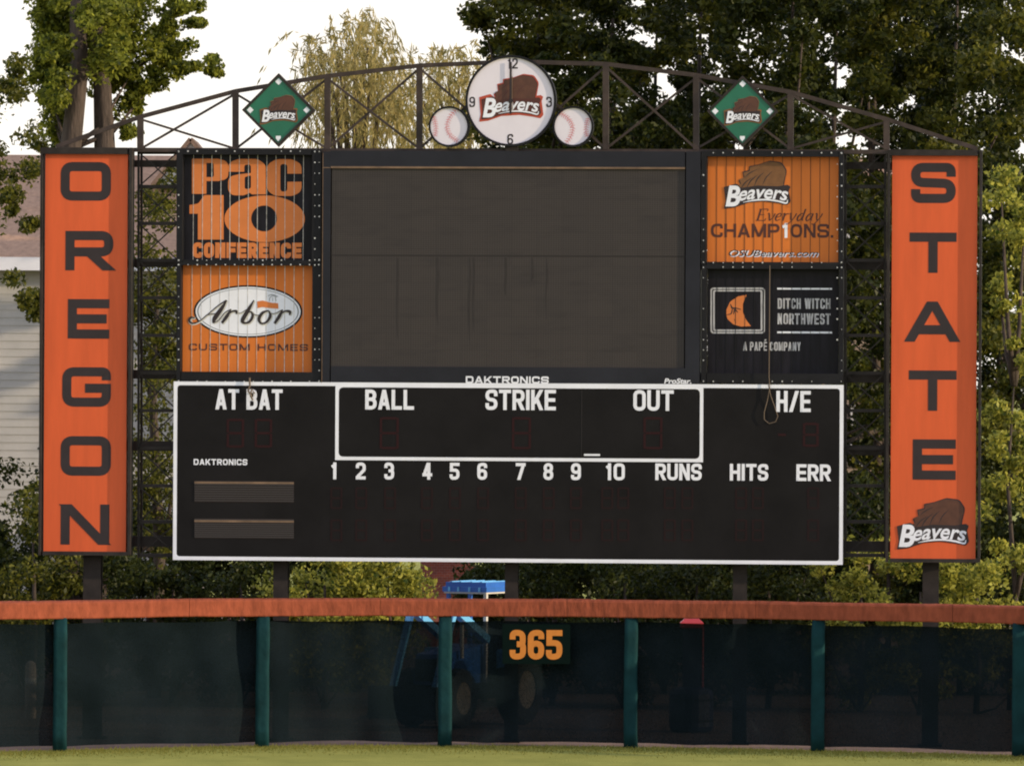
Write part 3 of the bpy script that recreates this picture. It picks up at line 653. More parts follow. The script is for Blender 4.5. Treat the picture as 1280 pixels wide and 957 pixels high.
m = MB(); fonttext(m, 'OSUBeavers.com', a[0]+.012, b[0]+.012, a[1]-.01, b[1]-a[1], YA, .3, .022); t.part('web_address_outline', m, M['white'])
m = MB(); fonttext(m, 'OSUBeavers.com', a[0], b[0], a[1], b[1]-a[1], YA-.001, .3, .002); t.part('web_address', m, M['letter'])
# Ditch Witch
t = advert('black slatted sign with an orange crescent in a white frame', 877, 331.5, 1055, 479, 884, 336, 1048.5, 467, M['blacksign'], M['black'])
Z = zoomer(870, 330, 6.38)
m = MB(); m.poly([zp(Z, [(115, 188, 26), (550, 188, 26), (550, 553, 26), (115, 553, 26)]), zp(Z, [(128, 200, 18), (538, 200, 18), (538, 541, 18), (128, 541, 18)])], YA)
m.poly([zp(Z, [(136, 207, 14), (530, 207, 14), (530, 534, 14), (136, 534, 14)]), zp(Z, [(150, 218, 8), (516, 218, 8), (516, 522, 8), (150, 522, 8)])], YA); t.part('border', m, M['dirtywhite'])
m = MB(); m.poly([zp(Z, [(404, 246), (335, 258, 30), (272, 300, 40), (238, 375, 50), (250, 438, 40), (300, 482, 40), (360, 498, 40), (438, 494), (400, 445, 30), (374, 385, 40), (374, 315, 40)])], YA); t.part('crescent', m, M['pacorange'])
m = MB()
for st in ([(275, 318, 5), (290, 350, 14), (320, 352, 10), (360, 362, 5)], [(300, 400, 5), (310, 365, 12), (335, 385, 6)], [(245, 405, 4), (280, 395, 9), (290, 360, 8)], [(305, 440, 3), (320, 470, 4)]):
    brush(m, [(*Z(*p[:2]), p[2]*zk) for p in st], YA-.0015)
t.part('crescent_crease', m, M['letter'])
for y in (360, 414.5):
    m = MB(); brect(m, 971.5, y, 1040, y+1.8, YA, YA+.003); t.part('rule', m, M['white'])
m = MB(); bcaps(m, 'DITCH WITCH', 972, 373, 1038, 385.8, 2.1, YA, rad=2, gap=1.1); t.part('lettering', m, M['dirtywhite'])
m = MB(); bcaps(m, 'NORTHWEST', 972, 391.8, 1038, 405.2, 2.2, YA, rad=2, gap=1.1); t.part('lettering', m, M['dirtywhite'])
m = MB(); bcaps(m, 'A PAPÉ COMPANY', 929, 427.5, 1001, 438, 1.7, YA, rad=1.6, gap=.9); t.part('lettering', m, M['dirtywhite'])

# ================================================================== VIDEO SCREEN
t = BThing('video_screen', 'large blank dark video screen in a black cabinet', 'screen', 640, 480)
m = MB(); bframe(m, 404, 190, 876.5, 479.5, 415, 209, 857, 460, -.2, .3); t.part('cabinet', m, M['cabinet'])
m = MB(); brect(m, 415, 209, 857, 460, -.17, .2); t.part('display', m, M['screen'])
m = MB(); brect(m, 415, 319.8, 857, 320.3, -.1705, -.17); t.part('module_seam', m, mat('module_joint', (0.026, 0.0225, 0.0215), .6, spec=.2))
M['stain'] = mat('rain_streak', (0.0315, 0.0272, 0.0262), 0.6, 0.1, 5, spec=.2)
for x, y1, wd in ((498, 425, 3), (548, 405, 3.5), (588, 432, 2.6), (593, 415, 2.2), (633, 370, 3), (666, 352, 3), (684, 400, 2)):
    m = MB(); brush(m, [(*bp(x, 322), wd*U*.6), (*bp(x+.8, 345), wd*U), (*bp(x-.6, (345+y1)/2), wd*U*.8), (*bp(x+.4, y1), .3*U)], -.1716); t.part('rain_streak', m, M['stain'])
m = MB(); brect(m, 405.5, 209.6, 414, 210.6, -.206, -.2); brect(m, 415, 209.6, 857, 210.8, -.206, -.172); t.part('trim_strip', m, M['brownedge'])
m = MB(); bcaps(m, 'DAKTRONICS', 583.5, 470.5, 687, 478.8, 2.0, -.203, rad=2.2, gap=1.6); t.part('lettering', m, M['white'])
m = MB(); a, b = bp(831, 479), bp(865, 473); fonttext(m, 'ProStar.', a[0], b[0], a[1], b[1]-a[1], -.203, .2, .03); t.part('lettering', m, M['white'])
m = MB(); brect(m, 404.2, 192, 405.0, 478, -.206, -.2); t.part('side_trim', m, M['brownedge'])

# ================================================================== SCORE PANEL
t = BThing('score_panel', 'wide black baseball score panel with white border and unlit digits', 'scoreboard', 636, 699)
m = MB(); brect(m, 218, 481, 1055, 699, -.2, .3); t.part('cabinet', m, M['panelblack'])
PF = -.203
def rring(x0, y0, x1, y1, wd, r):
    a, b = bp(x0, y1), bp(x1, y0); k = wd*U
    o = [(a[0], a[1]), (b[0], a[1]), (b[0], b[1]), (a[0], b[1])]
    i = rcorner([(a[0]+k, a[1]+k, r*U), (b[0]-k, a[1]+k, r*U), (b[0]-k, b[1]-k, r*U), (a[0]+k, b[1]-k, r*U)], True)
    return [o, i]
m = MB(); m.poly(rring(218, 481, 1055, 699, 4.6, 4), PF); t.part('border', m, M['white'])
m = MB(); m.poly(rring(420.5, 482, 880, 574.5, 4.2, 6), PF-.001); t.part('count_border', m, M['white'])
for s, x0, y0, x1, y1 in (('AT BAT', 271, 486.5, 355, 511.5), ('BALL', 458, 487, 519, 511.5), ('STRIKE', 608, 487, 696, 512), ('OUT', 792.5, 487.5, 843, 513), ('H/E', 971, 488.5, 1014, 514.5)):
    m = MB(); bcaps(m, s, x0, y0, x1, y1, 4.4, PF-.001, rad=5, gap=1.9); t.part('lettering', m, M['white'])
for s, cx in zip(['1', '2', '3', '4', '5', '6', '7', '8', '9', '10'], [419, 452.5, 488, 535.5, 569.5, 604, 652, 686.5, 721, 769.5]):
    w_ = {'1': 4.6, '10': 12.5}.get(s, 6.2); y0 = 577.5 + (cx-419)/635*2; m = MB()
    bcaps(m, s, cx-w_, y0, cx+w_, y0+21, 3.9, PF-.001, rad=4, gap=1.6); t.part('lettering', m, M['white'])
for s, x0, x1, y0 in (('RUNS', 820, 878, 579), ('HITS', 913, 961, 579.5), ('ERR', 996, 1039, 580)):
    m = MB(); bcaps(m, s, x0, y0, x1, y0+20.5, 3.9, PF-.001, rad=4, gap=1.6); t.part('lettering', m, M['white'])
m = MB(); bcaps(m, 'DAKTRONICS', 244, 573.5, 311, 580.5, 1.6, PF-.001, rad=1.7, gap=1.1); t.part('lettering', m, M['white'])
def digit(cx, cy, w_, h_, th, mt, segs='abcdefg'):
    m = MB(); a, b = bp(cx-w_/2, cy+h_/2), bp(cx+w_/2, cy-h_/2); x0, x1, z0, z1 = a[0], b[0], a[1], b[1]; zm = (z0+z1)/2; k = th*U; g = k*.25
    for sgm in segs:
        r_ = {'a': (x0+k, x1-k, z1-k, z1), 'g': (x0+k, x1-k, zm-k/2, zm+k/2), 'd': (x0+k, x1-k, z0, z0+k), 'f': (x0, x0+k, zm+g, z1-g), 'b': (x1-k, x1, zm+g, z1-g), 'e': (x0, x0+k, z0+g, zm-g), 'c': (x1-k, x1, z0+g, zm-g)}[sgm]
        m.poly([[(r_[0], r_[2]), (r_[1], r_[2]), (r_[1], r_[3]), (r_[0], r_[3])]], PF)
    t.part('digit_display', m, mt)
for cx, cy in ((296, 541), (331, 541)): digit(cx, cy, 22, 36, 3, M['led'])
for cx in (488, 653, 817): digit(cx, 541, 24, 40, 3, M['led'])
digit(1014, 543, 20, 30, 3, M['led']); digit(978, 543, 16, 30, 3, M['led'], 'g')
for cy in (622, 662):
    for cx in (422, 453, 489, 535, 570, 605, 652, 687, 721, 760, 780, 838, 860, 927, 948, 1017): digit(cx, cy, 15, 27, 2.2, M['ledfaint'])
def louvre(y0, y1, yl):
    m = MB(); n = 9
    brect(m, 245, y0, 369, y1, -.205, -.2, 0)
    for i in range(n):
        y = y0+(y1-y0)*(i+.3)/n; brect(m, 245, y, 369, y+.8, -.212, -.205, 1)
    brect(m, 245, yl-.9, 369, yl+.7, -.216, -.2122, 2)
    t.part('name_display', m, [mat('name_display_brown', (0.024, 0.018, 0.017), .6, spec=.15), M['seam'], M['brownedge']])
louvre(601, 627, 603); louvre(648, 672, 651)
m = MB(); brect(m, 727.6, 486, 728.4, 570, -.2035, -.2); t.part('seam', m, M['seam'])
m = MB(); brect(m, 731, 567, 751, 569.3, -.206, -.2); t.part('patch', m, M['white'])

# ================================================================== CLOCK, BASEBALLS, DIAMONDS
def roundsign(name, lab, cat, px, py, r, rim, group=None):
    t = BThing(name, lab, cat, px, py+r, group); c = bp(px, py); rr = r*U
    m = MB(); m.disc(c[0], c[1], rr, rr, -.14, 0, .2, 64, hole=1-rim/r); t.part('rim', m, M['black'])
    m = MB(); m.disc(c[0], c[1], rr*(1-rim/r*.5), rr*(1-rim/r*.5), -.115, 0, .12, 64); t.part('face', m, M['face'])
    return t, c
t, c = roundsign('clock', 'round white clock with a team emblem at the top of the arch', 'clock', 639.2, 126.5, 57, 3)
for s, x, y, w_ in (('12', 641.5, 80, 6.5), ('3', 687, 128, 3.7), ('6', 638.5, 174.5, 3.7), ('9', 591, 128, 3.7)):
    m = MB(); bcaps(m, s, x-w_, y-6.5, x+w_, y+6.5, 2.0, -.117, rad=3, gap=1.2); t.part('numeral', m, M['letter'])
emblem(t, 602, 96, 676, 149, -.117, M['darkbrown'], M['brown'], M['redline'])
m = MB(); brect(m, 637.6, 78, 640.6, 143, -.15, -.14); brect(m, 640.6, 96, 641.7, 138, -.148, -.142, 1); t.part('clock_hand', m, [M['letter'], M['brownedge']])  # tan strip paints the sunlit right edge of the hand
m = MB(); m.disc(c[0], c[1], 3*U, 3*U, -.155, 0, .03, 20); t.part('hub', m, M['letter'])
m = MB(); brect(m, 632, 180, 648, 189, -.06, .0); t.part('bracket', m, M['steel'])
for px, lab, cur in ((562, 'round baseball sign left of the clock', 1), (717, 'round baseball sign right of the clock', -1)):
    t, c = roundsign('baseball_sign', lab, 'sign', px, 158.5, 25.5, 2.5, 'round baseball signs beside the clock')
    m = MB()
    seam1 = [(10, 22), (1, 12), (-3, 0), (1, -11), (12, -19)] if cur > 0 else [(-16, 17), (-5, 9), (0, -1), (-3, -13), (-9, -21)]
    seam2 = [(-19, 12), (-17, 4), (-16, -5), (-18, -13)] if cur > 0 else [(19, 10), (17, 3), (16, -6), (18, -13)]
    for sm in (seam1, seam2):
        P = [Vector((c[0]+p[0]*U, c[1]+p[1]*U)) for p in sm]
        for a, b in zip(P[:-1], P[1:]):
            d = (b-a); n = max(3, int(d.length/(2.7*U))); nn = Vector((-d.y, d.x)).normalized()
            for i in range(n):
                q = a+d*(i/n); e = d.normalized()*(1.6*U)
                brush(m, [(q.x-nn.x*3.2*U+e.x, q.y-nn.y*3.2*U+e.y, .7*U), (q.x, q.y, .8*U), (q.x+nn.x*3.2*U+e.x, q.y+nn.y*3.2*U+e.y, .55*U)], -.118, n=1)
        brush(m, [(p.x, p.y, .5*U) for p in P], -.1172, n=4)
    t.part('stitching', m, M['stitch'])
for px, py, h_, lab in ((349, 138, 46, 'green diamond sign with white corner bases over the Pac 10 sign'), (928.5, 139.5, 44.5, 'green diamond sign with white corner bases over the Everyday CHAMP1ONS sign')):
    t = BThing('diamond_sign', lab, 'sign', px, py+h_, 'green baseball diamond signs on the arch'); c = bp(px, py)
    D = lambda k: [(c[0], c[1]-k*U), (c[0]+k*U, c[1]), (c[0], c[1]+k*U), (c[0]-k*U, c[1])]
    m = MB(); m.poly([D(h_), D(h_-4.5)], -.13, 0, .16); t.part('frame', m, M['steel'])
    m = MB(); m.poly([D(h_-3)], -.115, 0, .1); t.part('face', m, M['green'])
    for dx, dy in ((0, 1), (0, -1), (1, 0), (-1, 0)):
        k = h_-10.5; x, z = c[0]+dx*k*U, c[1]+dy*k*U; q = 3.1*U
        m = MB()
        if dy == -1: m.poly([[(x-q, z+q), (x-q, z), (x, z-q*1.2), (x+q, z), (x+q, z+q)]], -.118)
        else:
            q *= 1.35; m.poly([[(x-q, z), (x, z-q), (x+q, z), (x, z+q)]], -.118)
        t.part('base_marker', m, M['white'])
    emblem(t, px-22, py-17, px+22, py+16, -.118, M['letter'], M['brown'], M['tanbrown'])
# cords hanging from the advert signs
t = BThing('cord', 'short knotted cord hanging over the AT BAT lettering', 'cord', 316, 500)
m = MB(); pts = [(314, 472), (314.5, 482), (312, 488), (316, 494), (320, 491), (317, 486), (315, 492), (318, 500)]
m.tube([(bp(*p)[0], -.235-.01*(i % 2), bp(*p)[1]) for i, p in enumerate(pts)], .015, 6); t.part('rope', m, M['cord'])
t = BThing('cord', 'long pale cord down the black crescent sign, looped beside H/E', 'cord', 964, 528)
m = MB(); pts = [(963, 332), (962.5, 400), (962, 470), (963, 485), (960, 500), (956, 515), (956, 524), (962, 529), (970, 527), (973, 520), (969, 508), (964, 494), (961, 480)]
m.tube([(bp(*p)[0], -.235-.006*(i % 2), bp(*p)[1]) for i, p in enumerate(pts)], .0065, 6); t.part('rope', m, M['cord'])

# ================================================================== OUTFIELD FENCE
o0 = fp[4]
t = Thing('outfield_fence', 'outfield fence of dark mesh with orange padded top rail and teal posts', 'fence', (o0.x, o0.y, 0))
rf = random.Random(3)
def falong(k):                  # smooth point along the fence, k in post units
    i = max(0, min(len(fp)-2, int(math.floor(k)))); u = k-i
    P = lambda j: fp[max(0, min(len(fp)-1, j))]
    a, b, c, d = P(i-1), P(i), P(i+1), P(i+2)
    return 0.5*((2*b)+(c-a)*u+(2*a-5*b+4*c-d)*u*u+(-a+3*b-3*c+d)*u**3)
# rail pads between seams (seams stand near the posts, not on them)
sk = [-1+.4+.0, 1.35, 2.63, 3.64, 4.655, 5.67, 6.67, 7.7, 8.6]
for a, b in zip(sk[:-1], sk[1:]):
    m = MB(); n = 26; rows = []
    prof = [(.10, 2.15), (-.115, 2.152), (-.128, 2.168), (-.122, 2.395), (-.108, 2.42), (-.07, 2.435), (.06, 2.445), (.11, 2.41)]
    for i in range(n+1):
        u = a+(b-a)*(.001+.998*i/n); p = falong(max(0, u)); sag = -.008*math.sin(math.pi*i/n)
        for j, (dy, z) in enumerate(prof):
            e = rf.uniform(-.003, .003)*(0 if i in (0, n) else 1); sh = .985 if i in (0, n) else 1
            m.v.append((p.x, p.y+dy*sh+e, z+sag+e*.8))
    k = len(prof)
    for i in range(n):
        for j in range(k):
            m.f.append((i*k+j, i*k+(j+1) % k, (i+1)*k+(j+1) % k, (i+1)*k+j)); m.m.append(1 if j == 0 else 0)
    m.f += [tuple(range(k)), tuple(n*k+j for j in range(k-1, -1, -1))]; m.m += [0, 0]
    t.part('rail_pad', m, [M['rail'], M['railred']])
for i in range(1, len(fp)-1):
    p = fp[i]; m = MB(); n = 10; rings = []
    zs = [0.0, .3, .8, 1.3, 1.8, 2.16]
    m.tube([(p.x+rf.uniform(-.006, .006), p.y-.03, z) for z in zs], [.118, .112, .115, .11, .112, .108], 16); m.v = [(a_, max(b_, p.y-.03-.062), c_) for a_, b_, c_ in m.v]; m.smooth = True
    t.part('post', m, M['teal'])
for i in range(1, len(fp)-2):
    m = MB(); nx, nz = 40, 16
    ph = [rf.uniform(0, 6.28) for _ in range(4)]
    for a in range(nx+1):
        u = i+a/nx; p = falong(u)
        for c_ in range(nz+1):
            v = c_/nz
            top = 2.06 + .01*math.sin(u*9)
            z = .05*(1 if .02 < a/nx < .98 else .6) + .03*abs(math.sin(u*3.7+ph[3])) ; z = z + (top-z)*v
            w_ = .025*math.sin(a*.55+ph[0]+v*2)+.03*math.sin((a/nx*3+v*2.3)*3+ph[1])*(1-v)+.02*math.sin(a/nx*5-v*5+ph[2])
            m.v.append((p.x, p.y+.13+w_*1.3, z))
    for a in range(nx):
        for c_ in range(nz):
            k = a*(nz+1)+c_; m.f.append((k, k+nz+1, k+nz+2, k+1)); m.m.append(0)
    m.smooth = True
    t.part('mesh_panel', m, M['windscreen'])
# 365
pc = at(671, 828, 112.35)
t = Thing('distance_sign', 'dark green distance sign with orange digits 365 hung on the fence mesh', 'sign', pc)
A = lambda x, y: at(x, y, 112.35)
m = MB(); a, b = A(628, 829), A(713, 780); m.box(a.x, b.x, 112.35, 112.37, a.z, b.z); t.part('board', m, M['signgreen'])
m = MB(); a, b = A(637, 823.5), A(703, 787); caps(m, '365', a.x, b.x, a.z, b.z-a.z, .096, 112.345, .1, .03); t.part('lettering', m, M['signorange'])

# ================================================================== MACHINES BEHIND THE FENCE
def wheel(th, x, y, r, wd, ang=0):
    m = MB(); n = 28; prof = [(-wd/2, r*.55), (-wd/2, r*.9), (-wd*.38, r), (wd*.38, r), (wd/2, r*.9), (wd/2, r*.55)]
    for i in range(n):
        a = 2*math.pi*i/n; k = 1.0 if i % 2 else .965
        for px_, rr in prof:
            q = rr*(k if rr > r*.95 else 1); m.v.append((x+px_, y+q*math.cos(a), r+q*math.sin(a)))
    K = len(prof)
    for i in range(n):
        for j in range(K): m.f.append((i*K+j, i*K+(j+1) % K, ((i+1) % n)*K+(j+1) % K, ((i+1) % n)*K+j)); m.m.append(0)
    w_ = th.part('wheel', m, M['tyre'])
    m = MB()
    for sx in (-1, 1):
        vs = [(x+sx*wd*.3, y, r)] + [(x+sx*wd*.42, y+r*.56*math.cos(2*math.pi*i/20), r+r*.56*math.sin(2*math.pi*i/20)) for i in range(20)]
        m.add(vs, [(0, 1+i, 1+(i+1) % 20) for i in range(20)])
    th.part('rim', m, M['rim'], w_)
g = atg(578, 119.4)
t = LThing('tractor', 'blue tractor with a roof canopy parked behind the fence mesh', 'tractor', (g.x, g.y, 0.004), R(-28+180))
# local: +y is forward (turned toward the camera), x across
for sx in (-1, 1):
    wheel(t, sx*.72, -.75, .62, .36); wheel(t, sx*.46, 1.0, .52, .24)
    m = MB(); m.box(sx*.72-.2, sx*.72+.2, -1.15, -.3, 1.28, 1.33); m.box(sx*.72-.2, sx*.72+.2, -.32, -.28, 1.0, 1.3); t.part('fender', m, M['lightblue'])
m = MB(); m.add([(x, y, z) for x, y, z in ((-.3, -.2, .75), (.3, -.2, .75), (.3, 1.25, .75), (-.3, 1.25, .75), (-.3, -.2, 1.42), (.3, -.2, 1.42), (.27, 1.2, 1.28), (-.27, 1.2, 1.28))],
                [(0, 3, 2, 1), (4, 5, 6, 7), (0, 1, 5, 4), (1, 2, 6, 5), (2, 3, 7, 6), (3, 0, 4, 7)]); t.part('hood', m, M['blue'])
m = MB(); m.box(-.24, .24, 1.245, 1.3, .82, 1.2); t.part('grille', m, M['black'])
m = MB(); m.box(-.22, .22, -1.2, 1.1, .45, .75); m.box(-.5, .5, .93, 1.07, .46, .58); m.box(-.7, .7, -.83, -.67, .54, .7); t.part('chassis', m, M['black'])
m = MB(); m.box(-.25, .25, -.9, -.45, .98, 1.1); m.box(-.25, .25, -.98, -.88, 1.05, 1.5); t.part('seat', m, M['black'])
m = MB(); m.tube([(0, -.05, 1.3), (0, -.25, 1.45)], .02); 
m.tube([(.19*math.cos(a), -.25+.1*math.sin(a), 1.45+.1*math.sin(a)) for a in [i*math.pi/8 for i in range(17)]], .018, 6); t.part('steering_wheel', m, M['black'])
for sx in (-1, 1):
    for yy in (-.95, -.15):
        m = MB(); m.bar((sx*.37, yy, .75), (sx*.37, yy, 2.3), .06, .06); t.part('canopy_post', m, M['palemetal'] if sx < 0 else M['blue'])
m = MB(); m.box(-.44, .44, -1.05, -.05, 2.33, 2.42); m.box(-.4, .4, -1.0, -.1, 2.42, 2.5); ro = t.part('canopy', m, M['blue'])
m = MB()
for x in (-.3, -.1, .12, .3): m.box(x-.02, x+.02, -.99, -.11, 2.5, 2.515); m.box(x-.02, x+.02, -.05, -.035, 2.335, 2.415)
t.part('canopy_rib', m, M['lightblue'], ro)
m = MB(); m.box(-.42, .42, -1.03, -.07, 2.3, 2.33); t.part('canopy_lining', m, M['palemetal'])
m = MB(); m.tube([(-.36, .7, 1.2), (-.36, .7, 2.12), (-.36, .66, 2.2)], .035); t.part('exhaust_pipe', m, M['palemetal'])
for sx in (-1, 1):
    m = MB(); m.bar((sx*.42, -.1, 1.5), (sx*.42, 1.1, 2.06), .13, .13); m.bar((sx*.42, 1.1, 2.06), (sx*.42, 1.9, .45), .1, .1); t.part('loader_arm', m, M['lightblue'])
m = MB()
m.add([(x, y, z) for x in (-.8, .8) for y, z in ((1.92, .75), (1.92, .3), (2.0, .2), (2.45, .2), (2.0, .24), (1.97, .32), (1.97, .75))],
      [(i, (i+1) % 7, 7+(i+1) % 7, 7+i) for i in range(7)]+[(0, 6, 5, 4, 3, 2, 1), (7, 8, 9, 10, 11, 12, 13)]); t.part('bucket', m, M['black'])
# tank with red lid
g = atg(864, 117.5)
t = LThing('tank', 'dark drum with an upright cabinet and red lid behind the fence mesh', 'tank', (g.x, g.y, 0.004))
m = MB(); m.tube([(0, 0, 0), (0, 0, .03), (0, 0, .1), (0, 0, .66), (0, 0, .74), (0, 0, .78)], [.3, .36, .38, .38, .34, .2], 20); t.part('body', m, M['navy'])
for z in (.2, .56):
    m = MB(); m.tube([(0, 0, z-.02), (0, 0, z+.02)], .386, 20); t.part('strap', m, M['black'])
m = MB(); m.box(-.15, .15, -.1, .14, .76, 1.8); t.part('cabinet', m, M['navy'])
m = MB(); m.add([(x, y, z) for z, k in ((1.8, 1), (1.88, 1), (1.95, .62)) for x, y in ((-.2*k, -.16*k), (.2*k, -.16*k), (.2*k, .2*k), (-.2*k, .2*k))],
    [(3, 2, 1, 0), (0, 1, 5, 4), (1, 2, 6, 5), (2, 3, 7, 6), (3, 0, 4, 7), (4, 5, 9, 8), (5, 6, 10, 9), (6, 7, 11, 10), (7, 4, 8, 11), (8, 9, 10, 11)]); t.part('lid', m, M['red'])
m = MB(); m.tube([(.19, -.1, .7), (.19, -.1, 1.8)], .015); t.part('pipe', m, M['red'])
# pale bollard
g = atg(38, 121)
t = LThing('bollard', 'pale concrete bollard behind the fence mesh at the far left', 'bollard', (g.x, g.y, 0.004))
m = MB(); m.tube([(0, 0, 0), (0, 0, .9), (0, 0, .98), (0, 0, 1.02)], [.105, .1, .08, .03], 14); t.part('shaft', m, M['concrete'])
m = MB(); m.tube([(0, 0, .62), (0, 0, .72)], .104, 14); t.part('band', m, M['palemetal'])

# ================================================================== HOUSES
def house(lab, px0, px1, d, depth, eave, ridge, wallm, roofm, wins=(), gable=None):
    xa, xb = atg(px0, d).x, atg(px1, d).x
    t = LThing('house', lab, 'house', ((xa+xb)/2, d, 0.004)); hw = (xb-xa)/2
    m = MB(); m.box(-hw, hw, 0, depth, 0, eave)
    nl = int(eave/.17)                                    # overlapping siding boards on the front
    for i in range(nl):
        z0, z1 = eave*i/nl, eave*(i+1)/nl; m.add([(-hw, -.022, z0), (hw, -.022, z0), (hw, -.006, z1), (-hw, -.006, z1), (-hw, 0, z0), (hw, 0, z0)], [(0, 1, 2, 3), (4, 5, 1, 0)])
    m.add([(-hw, 0, eave), (-hw, depth, eave), (-hw, depth/2, ridge-.15), (hw, 0, eave), (hw, depth, eave), (hw, depth/2, ridge-.15)], [(0, 2, 1), (3, 4, 5)]); t.part('wall', m, wallm)
    e = .45; m = MB(); sl_ = (ridge-eave)/(depth/2); zl = eave-sl_*e
    vs = []
    for x in (-hw-.4, hw+.4):
        vs += [(x, -e, zl), (x, depth/2, ridge), (x, depth+e, zl), (x, depth+e, zl+.14), (x, depth/2, ridge+.16), (x, -e, zl+.14)]
    m.add(vs, [(0, 1, 7, 6), (1, 2, 8, 7), (2, 3, 9, 8), (3, 4, 10, 9), (4, 5, 11, 10), (5, 0, 6, 11), (0, 5, 4, 1), (1, 4, 3, 2), (6, 7, 10, 11), (7, 8, 9, 10)]); rf_ = t.part('roof', m, roofm)
    m = MB(); m.box(-hw-.42, hw+.42, -e-.06, -e-.002, zl-.12, zl+.17); t.part('fascia', m, M['trimwhite'], rf_)
    for (wx, wz, ww, wh) in wins:
        m = MB(); x0 = atg(wx, d).x-(xa+xb)/2
        m.box(x0-ww/2-.07, x0+ww/2+.07, -.09, -.045, wz-.07, wz); m.box(x0-ww/2-.07, x0+ww/2+.07, -.09, -.045, wz+wh, wz+wh+.07)
        m.box(x0-ww/2-.07, x0-ww/2, -.09, -.045, wz, wz+wh); m.box(x0+ww/2, x0+ww/2+.07, -.09, -.045, wz, wz+wh)
        wo = t.part('window', m, M['trimwhite']); m = MB(); m.box(x0-ww/2, x0+ww/2, -.06, -.045, wz, wz+wh); t.part('pane', m, M['glass'], wo)
    if gable:
        gx, gw, gz0, gz1, gy = gable; x0 = atg(gx, d).x-(xa+xb)/2
        m = MB(); m.add([(x0-gw, gy, gz0), (x0+gw, gy, gz0), (x0, gy, gz1), (x0-gw, gy+3, gz0), (x0+gw, gy+3, gz0), (x0, gy+3, gz1)], [(0, 1, 2), (3, 5, 4), (0, 2, 5, 3), (1, 4, 5, 2), (0, 3, 4, 1)])
        gd = t.part('dormer', m, M['trimwhite'])
        m = MB()
        for sx in (-1, 1): m.bar((x0+sx*(gw+.1), gy+1.4, gz0-.02), (x0, gy+1.4, gz1+.07), .09, 3.1)
        t.part('dormer_roof', m, roofm, gd)
    return t
house('grey lap sided house with brown shingle roof behind the OREGON sign', -330, 236, 150, 9, 8.75, 10.95, M['siding'], M['roof'], [(-40, 5.6, 1.0, 1.4)], (228, .75, 10.4, 11.35, 2.6))
house('tan lap sided house glimpsed behind the STATE sign and trees', 930, 1185, 156, 9, 9.6, 11.2, M['tansiding'], M['roof'], [(1075, 7.2, .8, 1.3), (1090, 4.2, .9, 1.3)])
g0, g1 = atg(525, 146), atg(592, 146)
t = LThing('brick_building', 'red brick wall of a small building behind the blue tractor', 'building', ((g0.x+g1.x)/2, 146, .004))
hw = (g1.x-g0.x)/2; m = MB(); m.box(-hw, hw, 0, 4, 0, 4.2); t.part('wall', m, M['brick'])
m = MB(); m.box(-hw-.1, hw+.1, -.1, 4.1, 4.2, 4.4); t.part('parapet', m, M['concrete'])

# ================================================================== TREES
def leaves(rng, centres, radii, n, size, droop=0.0, aspect=0.55, flat=0.0):
    """leaf-sized rhombic faces scattered round clump centres"""
    k = len(centres); idx = rng.integers(0, k, n); c = np.asarray(centres)[idx]; rr = np.asarray(radii)[idx]
    p = rng.normal(0, 1, (n, 3)); p /= np.maximum(1e-6, np.linalg.norm(p, axis=1))[:, None]
    p = c + p*(rr*rng.random(n)**0.45)[:, None]*np.array([1, 1, .75])
    a = rng.normal(0, 1, (n, 3)); a[:, 2] = a[:, 2]*(1-droop) - droop*2.0
    a /= np.linalg.norm(a, axis=1)[:, None]
    b = np.cross(a, rng.normal(0, 1, (n, 3))); b /= np.maximum(1e-6, np.linalg.norm(b, axis=1))[:, None]
    s = size*rng.uniform(.6, 1.3, n)[:, None]
    a *= s/2; b *= s/2*aspect
    v = np.empty((n, 4, 3)); v[:, 0] = p-a; v[:, 1] = p+b-a*.15; v[:, 2] = p+a; v[:, 3] = p-b-a*.15
    return v.reshape(-1, 3)
def mesh_quads(name, v, m, parent, org):
    n = len(v)//4; me = bpy.data.meshes.new(name); v = (v-np.array(org)).astype(np.float32)
    me.vertices.add(len(v)); me.vertices.foreach_set('co', v.ravel())
    me.loops.add(4*n); me.loops.foreach_set('vertex_index', np.arange(4*n, dtype=np.int32))
    me.polygons.add(n); me.polygons.foreach_set('loop_start', np.arange(0, 4*n, 4, dtype=np.int32))
    me.materials.append(m); me.update(calc_edges=True)
    o = bpy.data.objects.new(name, me); C.objects.link(o); o.parent = parent
    return o
def ellipsoid_clumps(rng, c, r, n, cr, lump=.35):
    p = rng.normal(0, 1, (n, 3)); p /= np.linalg.norm(p, axis=1)[:, None]
    k = (.35+.65*rng.random(n)**.5)*(1+lump*(rng.random(n)-.5))
    return np.array(c)+p*k[:, None]*np.array(r), rng.uniform(.6, 1.3, n)*cr
